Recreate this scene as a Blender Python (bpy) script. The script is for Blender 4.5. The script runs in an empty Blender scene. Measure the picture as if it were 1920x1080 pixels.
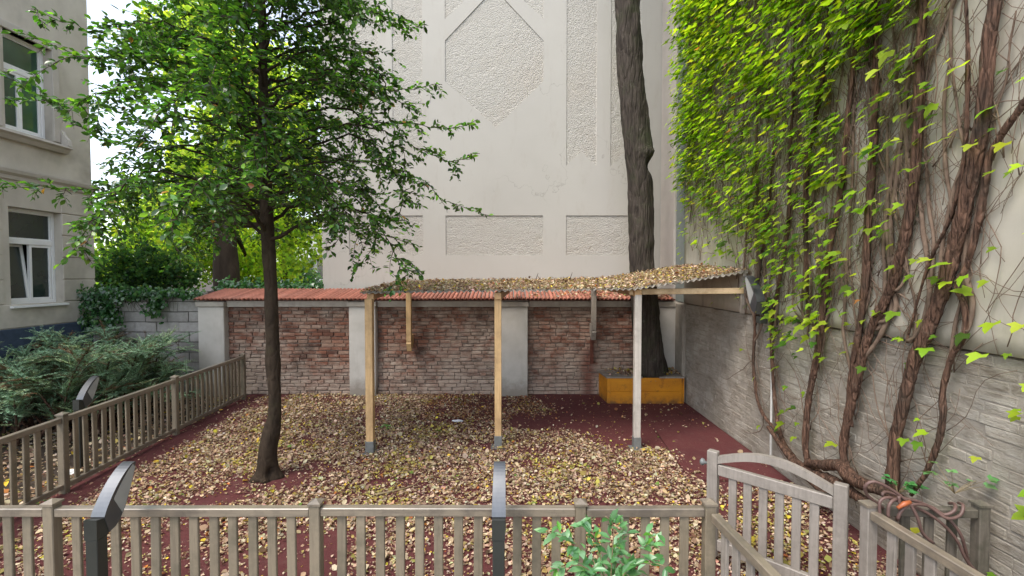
import bpy, bmesh, math, random
import numpy as np
from mathutils import Vector, Matrix, noise

random.seed(7)
RNG = np.random.default_rng(11)
SC = bpy.context.scene
COL = SC.collection
R = math.radians

# ------------------------------------------------------------------ camera, sky, sun, exposure
CAMH = 2.31
F = 853.33
TILT = math.atan(25 / F)
cam_d = bpy.data.cameras.new('camera')
cam_d.lens = 16.0
cam_d.sensor_width = 36.0
cam_d.clip_start = 0.05
cam_d.clip_end = 600
cam = bpy.data.objects.new('camera', cam_d)
COL.objects.link(cam)
cam.location = (0, 0, CAMH)
cam.rotation_euler = (math.pi / 2 - TILT, 0, 0)
SC.camera = cam

SUN_EL, SUN_AZ = R(58), R(222)      # azimuth measured from +Y (the view direction), clockwise
w = bpy.data.worlds.new('World')
SC.world = w
w.use_nodes = True
nt = w.node_tree
bg = nt.nodes['Background']
sky = nt.nodes.new('ShaderNodeTexSky')
sky.sky_type = 'NISHITA'
sky.sun_disc = False
sky.sun_elevation = SUN_EL
sky.sun_rotation = SUN_AZ
sky.air_density = 1.0
sky.dust_density = 1.5
sky.ozone_density = 1.0
hs = nt.nodes.new('ShaderNodeHueSaturation')
hs.inputs['Saturation'].default_value = 0.5
nt.links.new(sky.outputs[0], hs.inputs['Color'])
nt.links.new(hs.outputs[0], bg.inputs['Color'])
bg.inputs['Strength'].default_value = 0.15
sun_d = bpy.data.lights.new('sun', 'SUN')
sun_d.energy = 1.0
sun_d.angle = R(24)
sun_d.color = (1.0, 0.92, 0.82)
sun = bpy.data.objects.new('sun', sun_d)
COL.objects.link(sun)
sdir = Vector((math.sin(SUN_AZ) * math.cos(SUN_EL), math.cos(SUN_AZ) * math.cos(SUN_EL), math.sin(SUN_EL)))
sun.rotation_euler = sdir.to_track_quat('Z', 'Y').to_euler()
sun.location = (0, -5, 12)

vs = SC.view_settings
vs.view_transform = 'Standard'
vs.look = 'None'
vs.exposure = 1.62
vs.gamma = 1.0
vs.use_curve_mapping = False
SC.cycles.max_bounces = 8
SC.cycles.diffuse_bounces = 4
SC.cycles.transmission_bounces = 6
SC.cycles.sample_clamp_indirect = 6.0

# ------------------------------------------------------------------ measuring: photograph coordinates to places
FW = Vector((0, math.cos(TILT), -math.sin(TILT)))
UP = Vector((0, math.sin(TILT), math.cos(TILT)))


def ray(px, py):
    return Vector((1, 0, 0)) * ((px - 960) / F) + UP * ((540 - py) / F) + FW


def PY(px, py, y):
    d = ray(px, py); k = y / d.y
    return Vector((d.x * k, y, CAMH + d.z * k))


def PX(px, py, x):
    d = ray(px, py); k = x / d.x
    return Vector((x, d.y * k, CAMH + d.z * k))


def PZ(px, py, z=0.0):
    d = ray(px, py); k = (z - CAMH) / d.z
    return Vector((d.x * k, d.y * k, z))


def proj(P):
    P = np.asarray(P, float)
    q = P - np.array([0, 0, CAMH])
    fz = q @ np.array(FW); ux = q[:, 0]; uy = q @ np.array(UP)
    return 960 + F * ux / fz, 540 - F * uy / fz


# ------------------------------------------------------------------ objects and meshes
def put(o, parent=None):
    COL.objects.link(o)
    if parent is not None:
        o.parent = parent
    return o


def thing(name, label, cat, loc=(0, 0, 0), group=None, rot=0.0):
    o = bpy.data.objects.new(name, None)
    o.empty_display_size = 0.2
    COL.objects.link(o)
    o.location = loc
    o.rotation_euler = (0, 0, rot)
    o['label'] = label
    o['category'] = cat
    if group:
        o['group'] = group
    return o


def tag(o, label, cat, group=None):
    o['label'] = label
    o['category'] = cat
    if group:
        o['group'] = group
    return o


class MB:
    def __init__(self):
        self.v = []; self.f = []

    def add(self, verts, faces):
        b = len(self.v)
        self.v.extend([tuple(p) for p in verts])
        self.f.extend([tuple(i + b for i in f) for f in faces])
        return self

    def box(self, x0, x1, y0, y1, z0, z1, bev=0.0):
        if bev <= 0:
            vv = [(x, y, z) for z in (z0, z1) for y in (y0, y1) for x in (x0, x1)]
            return self.add(vv, [(0, 2, 3, 1), (4, 5, 7, 6), (0, 1, 5, 4), (2, 6, 7, 3), (0, 4, 6, 2), (1, 3, 7, 5)])
        bm = bmesh.new()
        bmesh.ops.create_cube(bm, size=1)
        for q in bm.verts:
            q.co = Vector(((x0 + x1) / 2 + q.co.x * (x1 - x0), (y0 + y1) / 2 + q.co.y * (y1 - y0), (z0 + z1) / 2 + q.co.z * (z1 - z0)))
        bmesh.ops.bevel(bm, geom=list(bm.edges), offset=bev, segments=1, affect='EDGES')
        bm.verts.index_update()
        self.add([q.co for q in bm.verts], [[q.index for q in f.verts] for f in bm.faces])
        bm.free()
        return self

    def obox(self, a, b, wd, ht, up=(0, 0, 1), bev=0.004):
        """a bar from a to b, wd wide across, ht tall along up"""
        a = Vector(a); b = Vector(b); L = (b - a).length
        d = (b - a).normalized(); s = d.cross(Vector(up)).normalized(); u = s.cross(d).normalized()
        t = MB().box(-wd / 2, wd / 2, 0, L, -ht / 2, ht / 2, bev)
        return self.add([a + s * p[0] + d * p[1] + u * p[2] for p in t.v], t.f)

    def prism(self, pts, axis, lo, hi):
        """extrude a 2D outline along x (pts are y,z), y (pts are x,z) or z (pts are x,y)"""
        n = len(pts)
        def P(p, h):
            return {'x': (h, p[0], p[1]), 'y': (p[0], h, p[1]), 'z': (p[0], p[1], h)}[axis]
        vv = [P(p, lo) for p in pts] + [P(p, hi) for p in pts]
        ff = [tuple(range(n))[::-1], tuple(range(n, 2 * n))] + [(i, (i + 1) % n, n + (i + 1) % n, n + i) for i in range(n)]
        return self.add(vv, ff)

    def tube(self, path, radii, n=8, rough=0.0, rs=6.0, seed=0.0, dent=None, squash=1.0):
        path = [Vector(p) for p in path]
        m = len(path)
        if not hasattr(radii, '__len__'):
            radii = [radii] * m
        t0 = (path[1] - path[0]).normalized()
        ref = Vector((0, 1, 0)) if abs(t0.y) < 0.9 else Vector((1, 0, 0))
        s = (ref - t0 * ref.dot(t0)).normalized()
        vv = []; ff = []
        for i in range(m):
            t = (path[min(i + 1, m - 1)] - path[max(i - 1, 0)])
            t = t.normalized() if t.length > 1e-9 else t0
            s = (s - t * s.dot(t))
            s = s.normalized() if s.length > 1e-6 else t.orthogonal().normalized()
            b = t.cross(s)
            for k in range(n):
                a = 2 * math.pi * k / n
                d = s * math.cos(a) + b * math.sin(a) * squash
                r = radii[i]
                if rough:
                    q = path[i] + d * r
                    r *= 1 + rough * (noise.noise(Vector((q.x * rs, q.y * rs, q.z * rs * 0.3 + seed))) + 0.5 * noise.noise(Vector((q.x * rs * 3, q.y * rs * 3, q.z * rs + seed))))
                p = path[i] + d * r
                if dent:
                    p = dent(p, d, r)
                vv.append(p)
        for i in range(m - 1):
            for k in range(n):
                k2 = (k + 1) % n
                ff.append((i * n + k, i * n + k2, (i + 1) * n + k2, (i + 1) * n + k))
        ff.append(tuple(range(n))[::-1])
        ff.append(tuple((m - 1) * n + k for k in range(n)))
        return self.add(vv, ff)

    def mesh(self, name, mat=None, smooth=False, org=(0, 0, 0)):
        me = bpy.data.meshes.new(name)
        ox, oy, oz = org
        me.from_pydata([(p[0] - ox, p[1] - oy, p[2] - oz) for p in self.v], [], self.f)
        if mat:
            me.materials.append(mat)
        if smooth:
            me.polygons.foreach_set('use_smooth', [True] * len(me.polygons))
        me.update()
        return me

    def build(self, name, mat=None, parent=None, smooth=False, org=None, kind=None, label=None):
        if org is None:
            org = tuple(parent.location) if (parent is not None and parent.type == 'EMPTY') else (0, 0, 0)
        o = bpy.data.objects.new(name, self.mesh(name, mat, smooth, org))
        put(o, parent)
        if kind:
            o['kind'] = kind
        if label:
            o['label'] = label
        return o


def child_of_part(name, mb, mat, part, root, smooth=False, kind=None):
    """a sub-part: coordinates are given in the world, the part itself carries no offset of its own"""
    return mb.build(name, mat, part, smooth, org=tuple(root.location), kind=kind)


def resample(path, step):
    path = [Vector(p) for p in path]
    # Catmull-Rom through the points, then even spacing
    pts = []
    n = len(path)
    for i in range(n - 1):
        p0 = path[max(i - 1, 0)]; p1 = path[i]; p2 = path[i + 1]; p3 = path[min(i + 2, n - 1)]
        k = max(2, int((p2 - p1).length / step))
        for j in range(k):
            t = j / k
            pts.append(0.5 * ((2 * p1) + (p2 - p0) * t + (2 * p0 - 5 * p1 + 4 * p2 - p3) * t * t + (3 * p1 - p0 - 3 * p2 + p3) * t ** 3))
    pts.append(path[-1])
    return pts


def lerp_list(vals, m):
    x = np.linspace(0, len(vals) - 1, m)
    return list(np.interp(x, range(len(vals)), vals))


# leaf outlines: x across, y along, z out of the leaf
def oval_leaf(fold=0.12, curl=0.0, wd=0.5):
    v = [(0, 0, 0), (-wd * .42, .3, fold), (-wd * .46, .62, fold), (0, 1, -curl), (wd * .46, .62, fold), (wd * .42, .3, fold), (0, .5, 0.02 + curl * .3)]
    f = [(0, 6, 1), (1, 6, 2), (2, 6, 3), (3, 6, 4), (4, 6, 5), (5, 6, 0)]
    return v, f


def lobed_leaf(fold=0.1, curl=0.12):
    v = [(0, 0, 0), (-.34, -.06, fold), (-.56, .38, fold * 1.4 - curl * .3), (-.27, .44, fold * .6), (-.2, .72, fold * .4 - curl * .3), (0, 1.0, -curl), (.2, .72, fold * .4 - curl * .3), (.27, .44, fold * .6), (.56, .38, fold * 1.4 - curl * .3), (.34, -.06, fold), (0, .4, .03)]
    f = [(10, i + 1, i) for i in range(0, 9)] + [(10, 0, 9)]
    return v, f


def crisp_leaf(k):
    r = random.Random(k)
    a, b, c = r.uniform(-.08, .32), r.uniform(-.08, .32), r.uniform(-.2, .3)
    wd = r.uniform(.55, .95)
    v = [(0, 0, 0), (-wd * .5, .35, a), (-wd * .33, .75, a + c * .5), (0, 1, c), (wd * .36, .72, b + c * .5), (wd * .5, .32, b), (0, .5, r.uniform(-.05, .1))]
    f = [(0, 6, 1), (1, 6, 2), (2, 6, 3), (3, 6, 4), (4, 6, 5), (5, 6, 0)]
    return v, f


def norm(a):
    return a / np.maximum(np.linalg.norm(a, axis=1, keepdims=True), 1e-9)


def scatter(name, templates, pos, U, N, size, colr, mat, parent=None, kind='stuff', smooth=False):
    """many small faces as one mesh; each leaf has its own colour in the attribute leafcol"""
    pos = np.asarray(pos, float); U = norm(np.asarray(U, float)); N = np.asarray(N, float)
    N = norm(N - U * (N * U).sum(1, keepdims=True))
    W = np.cross(U, N)
    size = np.asarray(size, float); colr = np.asarray(colr, float)
    org = np.array(parent.location if parent is not None and parent.type == 'EMPTY' else (0, 0, 0), float)
    V = []; T = []; C = []; base = 0
    pick = RNG.integers(0, len(templates), len(pos))
    for ti, (tv, tf) in enumerate(templates):
        ix = np.where(pick == ti)[0]
        if not len(ix):
            continue
        tv = np.array(tv, float); tf = np.array(tf, int)
        s = size[ix][:, None, None]
        P = pos[ix][:, None, :] + s * (tv[None, :, 0:1] * W[ix][:, None, :] + tv[None, :, 1:2] * U[ix][:, None, :] + tv[None, :, 2:3] * N[ix][:, None, :])
        V.append(P.reshape(-1, 3) - org)
        k = len(tv)
        T.append((tf[None] + (np.arange(len(ix)) * k)[:, None, None] + base).reshape(-1, tf.shape[1]))
        C.append(np.repeat(colr[ix], k, axis=0))
        base += len(ix) * k
    V = np.concatenate(V); T = np.concatenate(T); C = np.concatenate(C)
    me = bpy.data.meshes.new(name)
    me.vertices.add(len(V)); me.vertices.foreach_set('co', V.astype(np.float32).ravel())
    c = T.shape[1]
    me.loops.add(T.size); me.loops.foreach_set('vertex_index', T.astype(np.int32).ravel())
    me.polygons.add(len(T))
    me.polygons.foreach_set('loop_start', np.arange(0, T.size, c, dtype=np.int32))
    me.polygons.foreach_set('loop_total', np.full(len(T), c, dtype=np.int32))
    me.update(calc_edges=True)
    at = me.color_attributes.new('leafcol', 'FLOAT_COLOR', 'POINT')
    at.data.foreach_set('color', np.concatenate([C, np.ones((len(C), 1))], 1).astype(np.float32).ravel())
    me.materials.append(mat)
    if smooth:
        me.polygons.foreach_set('use_smooth', [True] * len(T))
    o = put(bpy.data.objects.new(name, me), parent)
    if kind:
        o['kind'] = kind
    return o


def palette(n, cols, wts, jit=0.18):
    cols = np.array(cols); wts = np.array(wts, float); wts /= wts.sum()
    ix = RNG.choice(len(cols), n, p=wts)
    c = cols[ix] * (1 + RNG.normal(0, jit, (n, 1))) * (1 + RNG.normal(0, jit * .35, (n, 3)))
    return np.clip(c, 0.004, 0.9)


def rnd_dirs(n):
    return norm(RNG.normal(size=(n, 3)))


# ------------------------------------------------------------------ materials
class NT:
    def __init__(self, name, rough=0.7, spec=0.4):
        self.m = bpy.data.materials.new(name); self.m.use_nodes = True
        self.t = self.m.node_tree
        self.b = self.t.nodes['Principled BSDF']
        self.b.inputs['Roughness'].default_value = rough
        self.b.inputs['Specular IOR Level'].default_value = spec
        self.pos = self.n('ShaderNodeNewGeometry')

    def n(self, ty, **kw):
        q = self.t.nodes.new(ty)
        for k, v in kw.items():
            setattr(q, k, v)
        return q

    def l(self, a, b):
        self.t.links.new(a, b)

    def coords(self, sc=(1, 1, 1), off=(0, 0, 0), src=None):
        mp = self.n('ShaderNodeMapping')
        mp.inputs['Scale'].default_value = sc
        mp.inputs['Location'].default_value = off
        self.l(src or self.pos.outputs['Position'], mp.inputs['Vector'])
        return mp.outputs[0]

    def noise(self, scale, detail=4, rough=.55, sc=(1, 1, 1), off=(0, 0, 0), dist=0.0, src=None):
        q = self.n('ShaderNodeTexNoise')
        q.inputs['Scale'].default_value = scale
        q.inputs['Detail'].default_value = detail
        q.inputs['Roughness'].default_value = rough
        q.inputs['Distortion'].default_value = dist
        self.l(self.coords(sc, off, src), q.inputs['Vector'])
        return q.outputs['Fac']

    def ramp(self, fac, stops):
        q = self.n('ShaderNodeValToRGB')
        e = q.color_ramp.elements
        while len(e) < len(stops):
            e.new(0.5)
        for i, (p, c) in enumerate(stops):
            e[i].position = p
            e[i].color = (*c, 1) if len(c) == 3 else c
        self.l(fac, q.inputs[0])
        return q.outputs[0]

    def mask(self, fac, lo, hi):
        q = self.n('ShaderNodeMapRange')
        q.inputs['From Min'].default_value = lo; q.inputs['From Max'].default_value = hi
        self.l(fac, q.inputs['Value'])
        return q.outputs[0]

    def math(self, op, a, b=None):
        q = self.n('ShaderNodeMath', operation=op)
        for i, x in enumerate((a, b)):
            if x is None:
                continue
            if hasattr(x, 'links'):
                self.l(x, q.inputs[i])
            else:
                q.inputs[i].default_value = x
        return q.outputs[0]

    def mix(self, fac, a, b, mode='MIX'):
        q = self.n('ShaderNodeMix', data_type='RGBA', blend_type=mode)
        for x, s in ((fac, q.inputs['Factor']), (a, q.inputs['A']), (b, q.inputs['B'])):
            if x is q:
                continue
            if hasattr(x, 'links'):
                self.l(x, s)
            elif isinstance(x, (int, float)):
                s.default_value = x
            else:
                s.default_value = (*x, 1)
        return q.outputs['Result']

    def axis(self, k):
        q = self.n('ShaderNodeSeparateXYZ')
        self.l(self.pos.outputs['Position'], q.inputs[0])
        return q.outputs[k]

    def base(self, c):
        if hasattr(c, 'links'):
            self.l(c, self.b.inputs['Base Color'])
        else:
            self.b.inputs['Base Color'].default_value = (*c, 1)

    def bump(self, h, strength=.3, dist=.01, prev=None):
        q = self.n('ShaderNodeBump')
        q.inputs['Strength'].default_value = strength
        q.inputs['Distance'].default_value = dist
        self.l(h, q.inputs['Height'])
        if prev is not None:
            self.l(prev, q.inputs['Normal'])
        self.l(q.outputs[0], self.b.inputs['Normal'])
        return q.outputs[0]

    def rnd(self):
        """a number per piece: per object and per island of a joined mesh"""
        oi = self.n('ShaderNodeObjectInfo')
        s = self.math('ADD', oi.outputs['Random'], self.pos.outputs['Random Per Island'])
        return self.math('FRACT', s)


def simple(name, c1, c2=None, scale=8, rough=.7, bump=.15, bd=.004, sc=(1, 1, 1), spec=.4, big=None, bscale=60, var=0.0):
    m = NT(name, rough, spec)
    c2 = c2 or tuple(x * .75 for x in c1)
    col = m.ramp(m.noise(scale, 5, .6, sc), [(.3, c1), (.72, c2)])
    if big:
        col = m.mix(m.mask(m.noise(.9, 4, .6), .52, .75), col, big)
    if var:
        k = m.math('ADD', m.math('MULTIPLY', m.rnd(), 2 * var), 1 - var)
        q = m.n('ShaderNodeCombineColor')
        for i in range(3):
            m.l(k, q.inputs[i])
        col = m.mix(1.0, col, q.outputs[0], 'MULTIPLY')
    m.base(col)
    if bump:
        m.bump(m.noise(bscale, 4, .6, sc), bump, bd)
    return m.m


def leaf_mat(name, trans=.35, rough=.45, spec=.5, tint=(1.3, 1.5, .6)):
    m = NT(name, rough, spec)
    at = m.n('ShaderNodeAttribute', attribute_name='leafcol')
    m.l(at.outputs['Color'], m.b.inputs['Base Color'])
    tr = m.n('ShaderNodeBsdfTranslucent')
    m.l(m.mix(1.0, at.outputs['Color'], tint, 'MULTIPLY'), tr.inputs['Color'])
    mx = m.n('ShaderNodeMixShader')
    mx.inputs[0].default_value = trans
    m.l(m.b.outputs[0], mx.inputs[1]); m.l(tr.outputs[0], mx.inputs[2])
    m.l(mx.outputs[0], m.t.nodes['Material Output'].inputs['Surface'])
    return m.m


def wood_mat(name, c1, c2, axis='z', rough=.6, knots=True, dirt=None, spec=.4, var=.1, coat=0.0):
    m = NT(name, rough, spec)
    st = {'x': (1.2, 22, 22), 'y': (22, 1.2, 22), 'z': (22, 22, 1.2)}[axis]
    g = m.noise(2.2, 5, .65, st, dist=.4)
    col = m.ramp(g, [(.28, c2), (.5, c1), (.75, tuple(min(1, x * 1.12) for x in c1))])
    if knots:
        k = m.noise(3.1, 2, .5, {'x': (.8, 4, 4), 'y': (4, .8, 4), 'z': (4, 4, .8)}[axis], off=(3, 1, 2))
        col = m.mix(m.mask(k, .72, .8), col, tuple(x * .45 for x in c2))
    if dirt:
        col = m.mix(m.math('MULTIPLY', m.mask(m.noise(3.2, 6, .72), .46, .64), .85), col, dirt)
        col = m.mix(m.math('MULTIPLY', m.mask(m.noise(11, 6, .8, {'x': (1, 3, .5), 'y': (3, 1, .5), 'z': (3, 3, .25)}[axis], off=(7, 2, 5)), .58, .7), .5), col, tuple(x * .6 for x in dirt))
    if var:
        kk = m.math('ADD', m.math('MULTIPLY', m.rnd(), 2 * var), 1 - var)
        q = m.n('ShaderNodeCombineColor')
        for i in range(3):
            m.l(kk, q.inputs[i])
        col = m.mix(1.0, col, q.outputs[0], 'MULTIPLY')
    m.base(col)
    m.b.inputs['Coat Weight'].default_value = coat
    m.b.inputs['Coat Roughness'].default_value = .3
    m.bump(g, .25, .003)
    return m.m


def bark_mat(name, c1, c2, moss_dark=None, sc=14, st=.25, strength=.8, lichen=None):
    m = NT(name, .9, .2)
    g = m.noise(sc, 6, .65, (1, 1, st), dist=.6)
    v = m.n('ShaderNodeTexVoronoi', feature='DISTANCE_TO_EDGE')
    v.inputs['Scale'].default_value = sc * .8
    m.l(m.coords((1, 1, st)), v.inputs['Vector'])
    col = m.ramp(g, [(.3, c2), (.62, c1), (.85, tuple(x * 1.5 for x in c1))])
    if moss_dark:
        col = m.mix(m.mask(m.noise(2.2, 5, .7), .5, .7), col, moss_dark)
    if lichen:
        col = m.mix(m.mask(m.noise(7, 5, .75), .6, .75), col, lichen)
    m.base(col)
    h = m.math('ADD', g, m.math('MULTIPLY', m.mask(v.outputs[0], 0, .18), .6))
    m.bump(h, strength, .02)
    return m.m


def brick_mat(name, stops, wash=None, wash_lo=.5, wash_hi=.75, soot=(.05, .04, .035), low_wash=False, stain=False, sc=(1, 1, 1)):
    m = NT(name, .92, .2)
    col = m.ramp(m.rnd(), stops)
    col = m.mix(.55, col, m.ramp(m.noise(26, 5, .7, sc), [(.25, (.35, .3, .3)), (.75, (1.25, 1.2, 1.15))]), 'MULTIPLY')
    col = m.mix(m.mask(m.noise(1.3, 5, .7), .5, .72), col, soot)
    if wash:
        f = m.noise(5.5, 6, .72, (1, 1, 1.6))
        f2 = m.noise(.9, 3, .5, off=(4, 2, 7))
        s = m.math('ADD', m.math('MULTIPLY', f, .6), m.math('MULTIPLY', f2, .4))
        if low_wash:
            s = m.math('ADD', s, m.math('MULTIPLY', m.mask(m.axis('Z'), 1.1, 0.1), .14))
        col = m.mix(m.math('MULTIPLY', m.mask(s, wash_lo, wash_hi), .88), col, wash)
    if stain:
        d = m.math('ABSOLUTE', m.math('SUBTRACT', m.axis('X'), 1.47))
        k = m.math('MULTIPLY', m.mask(d, .2, .03), m.mask(m.axis('Z'), 1.05, .8))
        col = m.mix(m.math('MULTIPLY', k, .75), col, (.12, .028, .016))
    m.base(col)
    m.bump(m.noise(70, 5, .7), .7, .006)
    return m.m


M = {}
# rubber play surface
m = NT('red_rubber', .85, .3)
c = m.ramp(m.noise(160, 3, .7), [(.3, (.060, .016, .017)), (.55, (.108, .028, .028)), (.8, (.16, .055, .052))])
c = m.mix(m.mask(m.noise(1.1, 5, .65), .48, .75), c, (.075, .02, .022))
c = m.mix(m.mask(m.noise(3.2, 6, .7, off=(5, 3, 0)), .62, .85), c, (.17, .085, .08))
c = m.mix(m.math('MULTIPLY', m.mask(m.noise(9, 6, .75, off=(1, 9, 0)), .5, .75), .6), c, (.12, .058, .05))
m.base(c); m.bump(m.noise(220, 3, .6), .8, .006)
M['rubber'] = m.m
M['soil'] = simple('soil', (.075, .055, .04), (.04, .028, .02), 9, .95, .8, .02, bscale=40)
M['path'] = simple('grey_path', (.11, .11, .11), (.07, .07, .07), 30, .9, .4, .006)
# plaster
m = NT('pale_plaster', .88, .25)
c = m.ramp(m.noise(.7, 5, .6), [(.3, (.465, .445, .402)), (.7, (.425, .405, .365))])
c = m.mix(m.mask(m.noise(2.4, 5, .7, (1.5, 1, .5)), .58, .82), c, (.40, .365, .32))
c = m.mix(m.math('MULTIPLY', m.mask(m.noise(6, 6, .7, (1, 1, .12), off=(2, 0, 9)), .58, .8), .45), c, (.36, .325, .275))
vo = m.n('ShaderNodeTexVoronoi', feature='DISTANCE_TO_EDGE'); vo.inputs['Scale'].default_value = .42
m.l(m.coords((1, 1, .8)), vo.inputs['Vector'])
wv = m.n('ShaderNodeVectorMath', operation='ADD')
nz0 = m.n('ShaderNodeTexNoise'); nz0.inputs['Scale'].default_value = 2.5; nz0.inputs['Detail'].default_value = 5
m.l(m.coords(), nz0.inputs['Vector']); m.l(m.coords((1, 1, .8)), wv.inputs[0]); m.l(nz0.outputs['Color'], wv.inputs[1]); m.l(wv.outputs[0], vo.inputs['Vector'])
crk = m.math('MULTIPLY', m.mask(vo.outputs[0], .004, .0), m.mask(m.noise(.5, 2, .5, off=(7, 0, 3)), .52, .6))
c = m.mix(m.math('MULTIPLY', crk, .5), c, (.22, .2, .17))
m.base(c); m.bump(m.noise(90, 4, .6), .12, .004)
M['plaster'] = m.m
m = NT('pebbledash', .95, .15)
g = m.noise(34, 5, .72, dist=.5)
v = m.n('ShaderNodeTexVoronoi'); v.inputs['Scale'].default_value = 42
m.l(m.coords(), v.inputs['Vector'])
c = m.ramp(g, [(.28, (.39, .368, .325)), (.5, (.455, .433, .388)), (.72, (.475, .452, .408))])
c = m.mix(m.mask(m.noise(.8, 4, .6, off=(3, 3, 3)), .5, .8), c, (.44, .40, .345), 'MIX')
m.base(c)
h = m.math('SUBTRACT', g, m.math('MULTIPLY', v.outputs['Distance'], .8))
m.bump(h, .7, .022)
M['dash'] = m.m
m = NT('pillar_plaster', .9, .2)
c = m.ramp(m.noise(3.5, 5, .6), [(.3, (.53, .505, .465)), (.7, (.44, .415, .375))])
zz_ = m.math('ADD', m.mask(m.axis('Z'), .55, .0), m.math('MULTIPLY', m.noise(5, 6, .75), 1.1))
c = m.mix(m.math('MULTIPLY', m.mask(zz_, .85, 1.35), .75), c, (.20, .17, .135))
c = m.mix(m.math('MULTIPLY', m.mask(m.noise(2, 5, .7, (2, 2, .4), off=(3, 0, 0)), .52, .75), .6), c, (.35, .32, .275))
m.base(c); m.bump(m.noise(60, 4, .6), .25, .004)
M['pillar'] = m.m
m = NT('grey_coping', .9, .2)
c = m.ramp(m.noise(5, 5, .65), [(.3, (.42, .39, .34)), (.7, (.30, .27, .235))])
m.base(m.mix(m.mask(m.noise(1.6, 5, .7, (1, 1, .4)), .55, .8), c, (.2, .18, .15))); m.bump(m.noise(60, 4, .6), .3, .004)
M['coping'] = m.m
m = NT('beige_wall_plaster', .9, .2)
c = m.ramp(m.noise(1.2, 5, .62), [(.3, (.50, .46, .38)), (.7, (.41, .375, .31))])
c = m.mix(m.mask(m.noise(4, 6, .7, (1, 1, .25), off=(1, 5, 2)), .5, .78), c, (.30, .27, .22))
c = m.mix(m.math('MULTIPLY', m.mask(m.noise(1.1, 4, .6, off=(8, 1, 4)), .55, .75), .5), c, (.22, .225, .15))
m.base(c); m.bump(m.noise(40, 5, .65), .3, .006)
M['beige'] = m.m
M['pink'] = simple('pinkish_plaster', (.50, .455, .405), (.43, .39, .345), 2.5, .9, .15, .003)
M['strip'] = simple('grey_green_strip', (.22, .25, .235), (.17, .19, .18), 4, .75, .2, .003)
M['facade'] = simple('old_house_render', (.56, .515, .44), (.42, .38, .315), 2.2, .92, .3, .005, big=(.27, .24, .20), sc=(1, 1, .7))
M['trim'] = simple('house_trim', (.50, .46, .40), (.40, .365, .31), 4, .9, .25, .004)
M['dado'] = simple('blue_dado', (.050, .072, .112), (.033, .048, .075), 12, .85, .5, .008, bscale=30)
M['white'] = simple('white_window_paint', (.78, .78, .76), (.70, .70, .68), 6, .4, .05, .002, spec=.5)
m = NT('window_glass', .05, .8)
m.base(m.ramp(m.noise(1.6, 3, .5), [(.3, (.012, .018, .016)), (.7, (.03, .045, .038))]))
M['glass'] = m.m
m = NT('green_mottled_glass', .08, .7)
m.base(m.ramp(m.noise(1.3, 3, .5), [(.35, (.010, .045, .025)), (.65, (.03, .10, .055))]))  # uneven green mixed into the pane's base colour
M['greenglass'] = m.m
M['curtain'] = simple('net_curtain', (.55, .56, .54), (.40, .41, .40), 14, .9, .2, .004, sc=(8, 8, .3))
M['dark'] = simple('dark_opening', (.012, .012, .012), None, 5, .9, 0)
M['block'] = simple('concrete_block', (.42, .395, .37), (.32, .30, .28), 14, .95, .6, .006, var=.16, bscale=45, big=(.22, .205, .185))
M['mortar'] = simple('old_mortar', (.21, .165, .135), (.12, .095, .078), 12, .95, .5, .006)
M['blockmortar'] = simple('block_mortar', (.15, .14, .13), (.11, .10, .095), 12, .95, .4, .005)
M['wmortar'] = simple('painted_mortar', (.33, .295, .25), (.25, .22, .18), 9, .95, .6, .008)
M['brick'] = brick_mat('old_brick', [(0, (.11, .056, .042)), (.2, (.18, .082, .056)), (.45, (.22, .098, .065)), (.65, (.25, .13, .092)), (.85, (.30, .20, .15)), (1, (.15, .092, .07))],
                       wash=(.40, .325, .265), wash_lo=.47, wash_hi=.67, low_wash=True, stain=True)
m = NT('whitewashed_brick', .95, .15)
c = m.ramp(m.rnd(), [(0, (.335, .30, .25)), (.5, (.355, .318, .266)), (1, (.32, .285, .238))])
st_ = m.noise(6, 6, .75, (1, .45, 1.6), dist=1.2)
c = m.mix(m.mask(st_, .46, .64), c, (.22, .185, .145))
c = m.mix(m.math('MULTIPLY', m.mask(m.noise(2.6, 5, .7, (1, .7, 1.1), off=(3, 3, 1)), .46, .62), .9), c, (.43, .395, .34))
c = m.mix(m.math('MULTIPLY', m.mask(m.noise(1.0, 5, .65, (1, 1, .45), off=(0, 7, 0)), .5, .7), .75), c, (.20, .175, .135))
m.base(c); m.bump(m.noise(24, 6, .75, (1, .4, 1.3)), 1.0, .022)
M['wbrick'] = m.m
M['tile'] = simple('red_roof_tile', (.42, .165, .11), (.29, .105, .07), 18, .75, .25, .004, var=.22, big=(.38, .19, .14))
M['rust'] = simple('rusty_red', (.12, .035, .022), (.06, .022, .015), 10, .9, .4, .004)
M['tilebed'] = simple('tile_bed', (.12, .045, .03), (.07, .03, .022), 9, .9, .2, .004)
M['fence'] = wood_mat('taupe_fence_board', (.205, .168, .118), (.15, .12, .086), 'z', .55, False, (.125, .108, .075), .45, .12)
M['rail'] = wood_mat('taupe_fence_rail', (.205, .168, .122), (.14, .113, .085), 'x', .5, False, (.10, .082, .064), .5, .05, .8)
M['raily'] = wood_mat('taupe_fence_rail_lengthwise', (.205, .168, .122), (.14, .113, .085), 'y', .5, False, (.11, .092, .072), .5, .05, .8)
M['gate'] = wood_mat('grey_gate_board', (.265, .235, .205), (.20, .177, .153), 'z', .5, False, (.18, .158, .135), .45, .05)
M['darkfence'] = wood_mat('dark_brown_fence', (.13, .112, .09), (.075, .064, .05), 'z', .8, False, (.06, .058, .04), .3, .1)  # much darker tones than the other fence boards
M['pine'] = wood_mat('pine_timber', (.62, .41, .20), (.48, .29, .125), 'z', .6, True, (.42, .27, .13))
M['pinex'] = wood_mat('pine_beam', (.64, .47, .28), (.50, .35, .19), 'x', .6, True, (.38, .25, .13))
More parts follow.
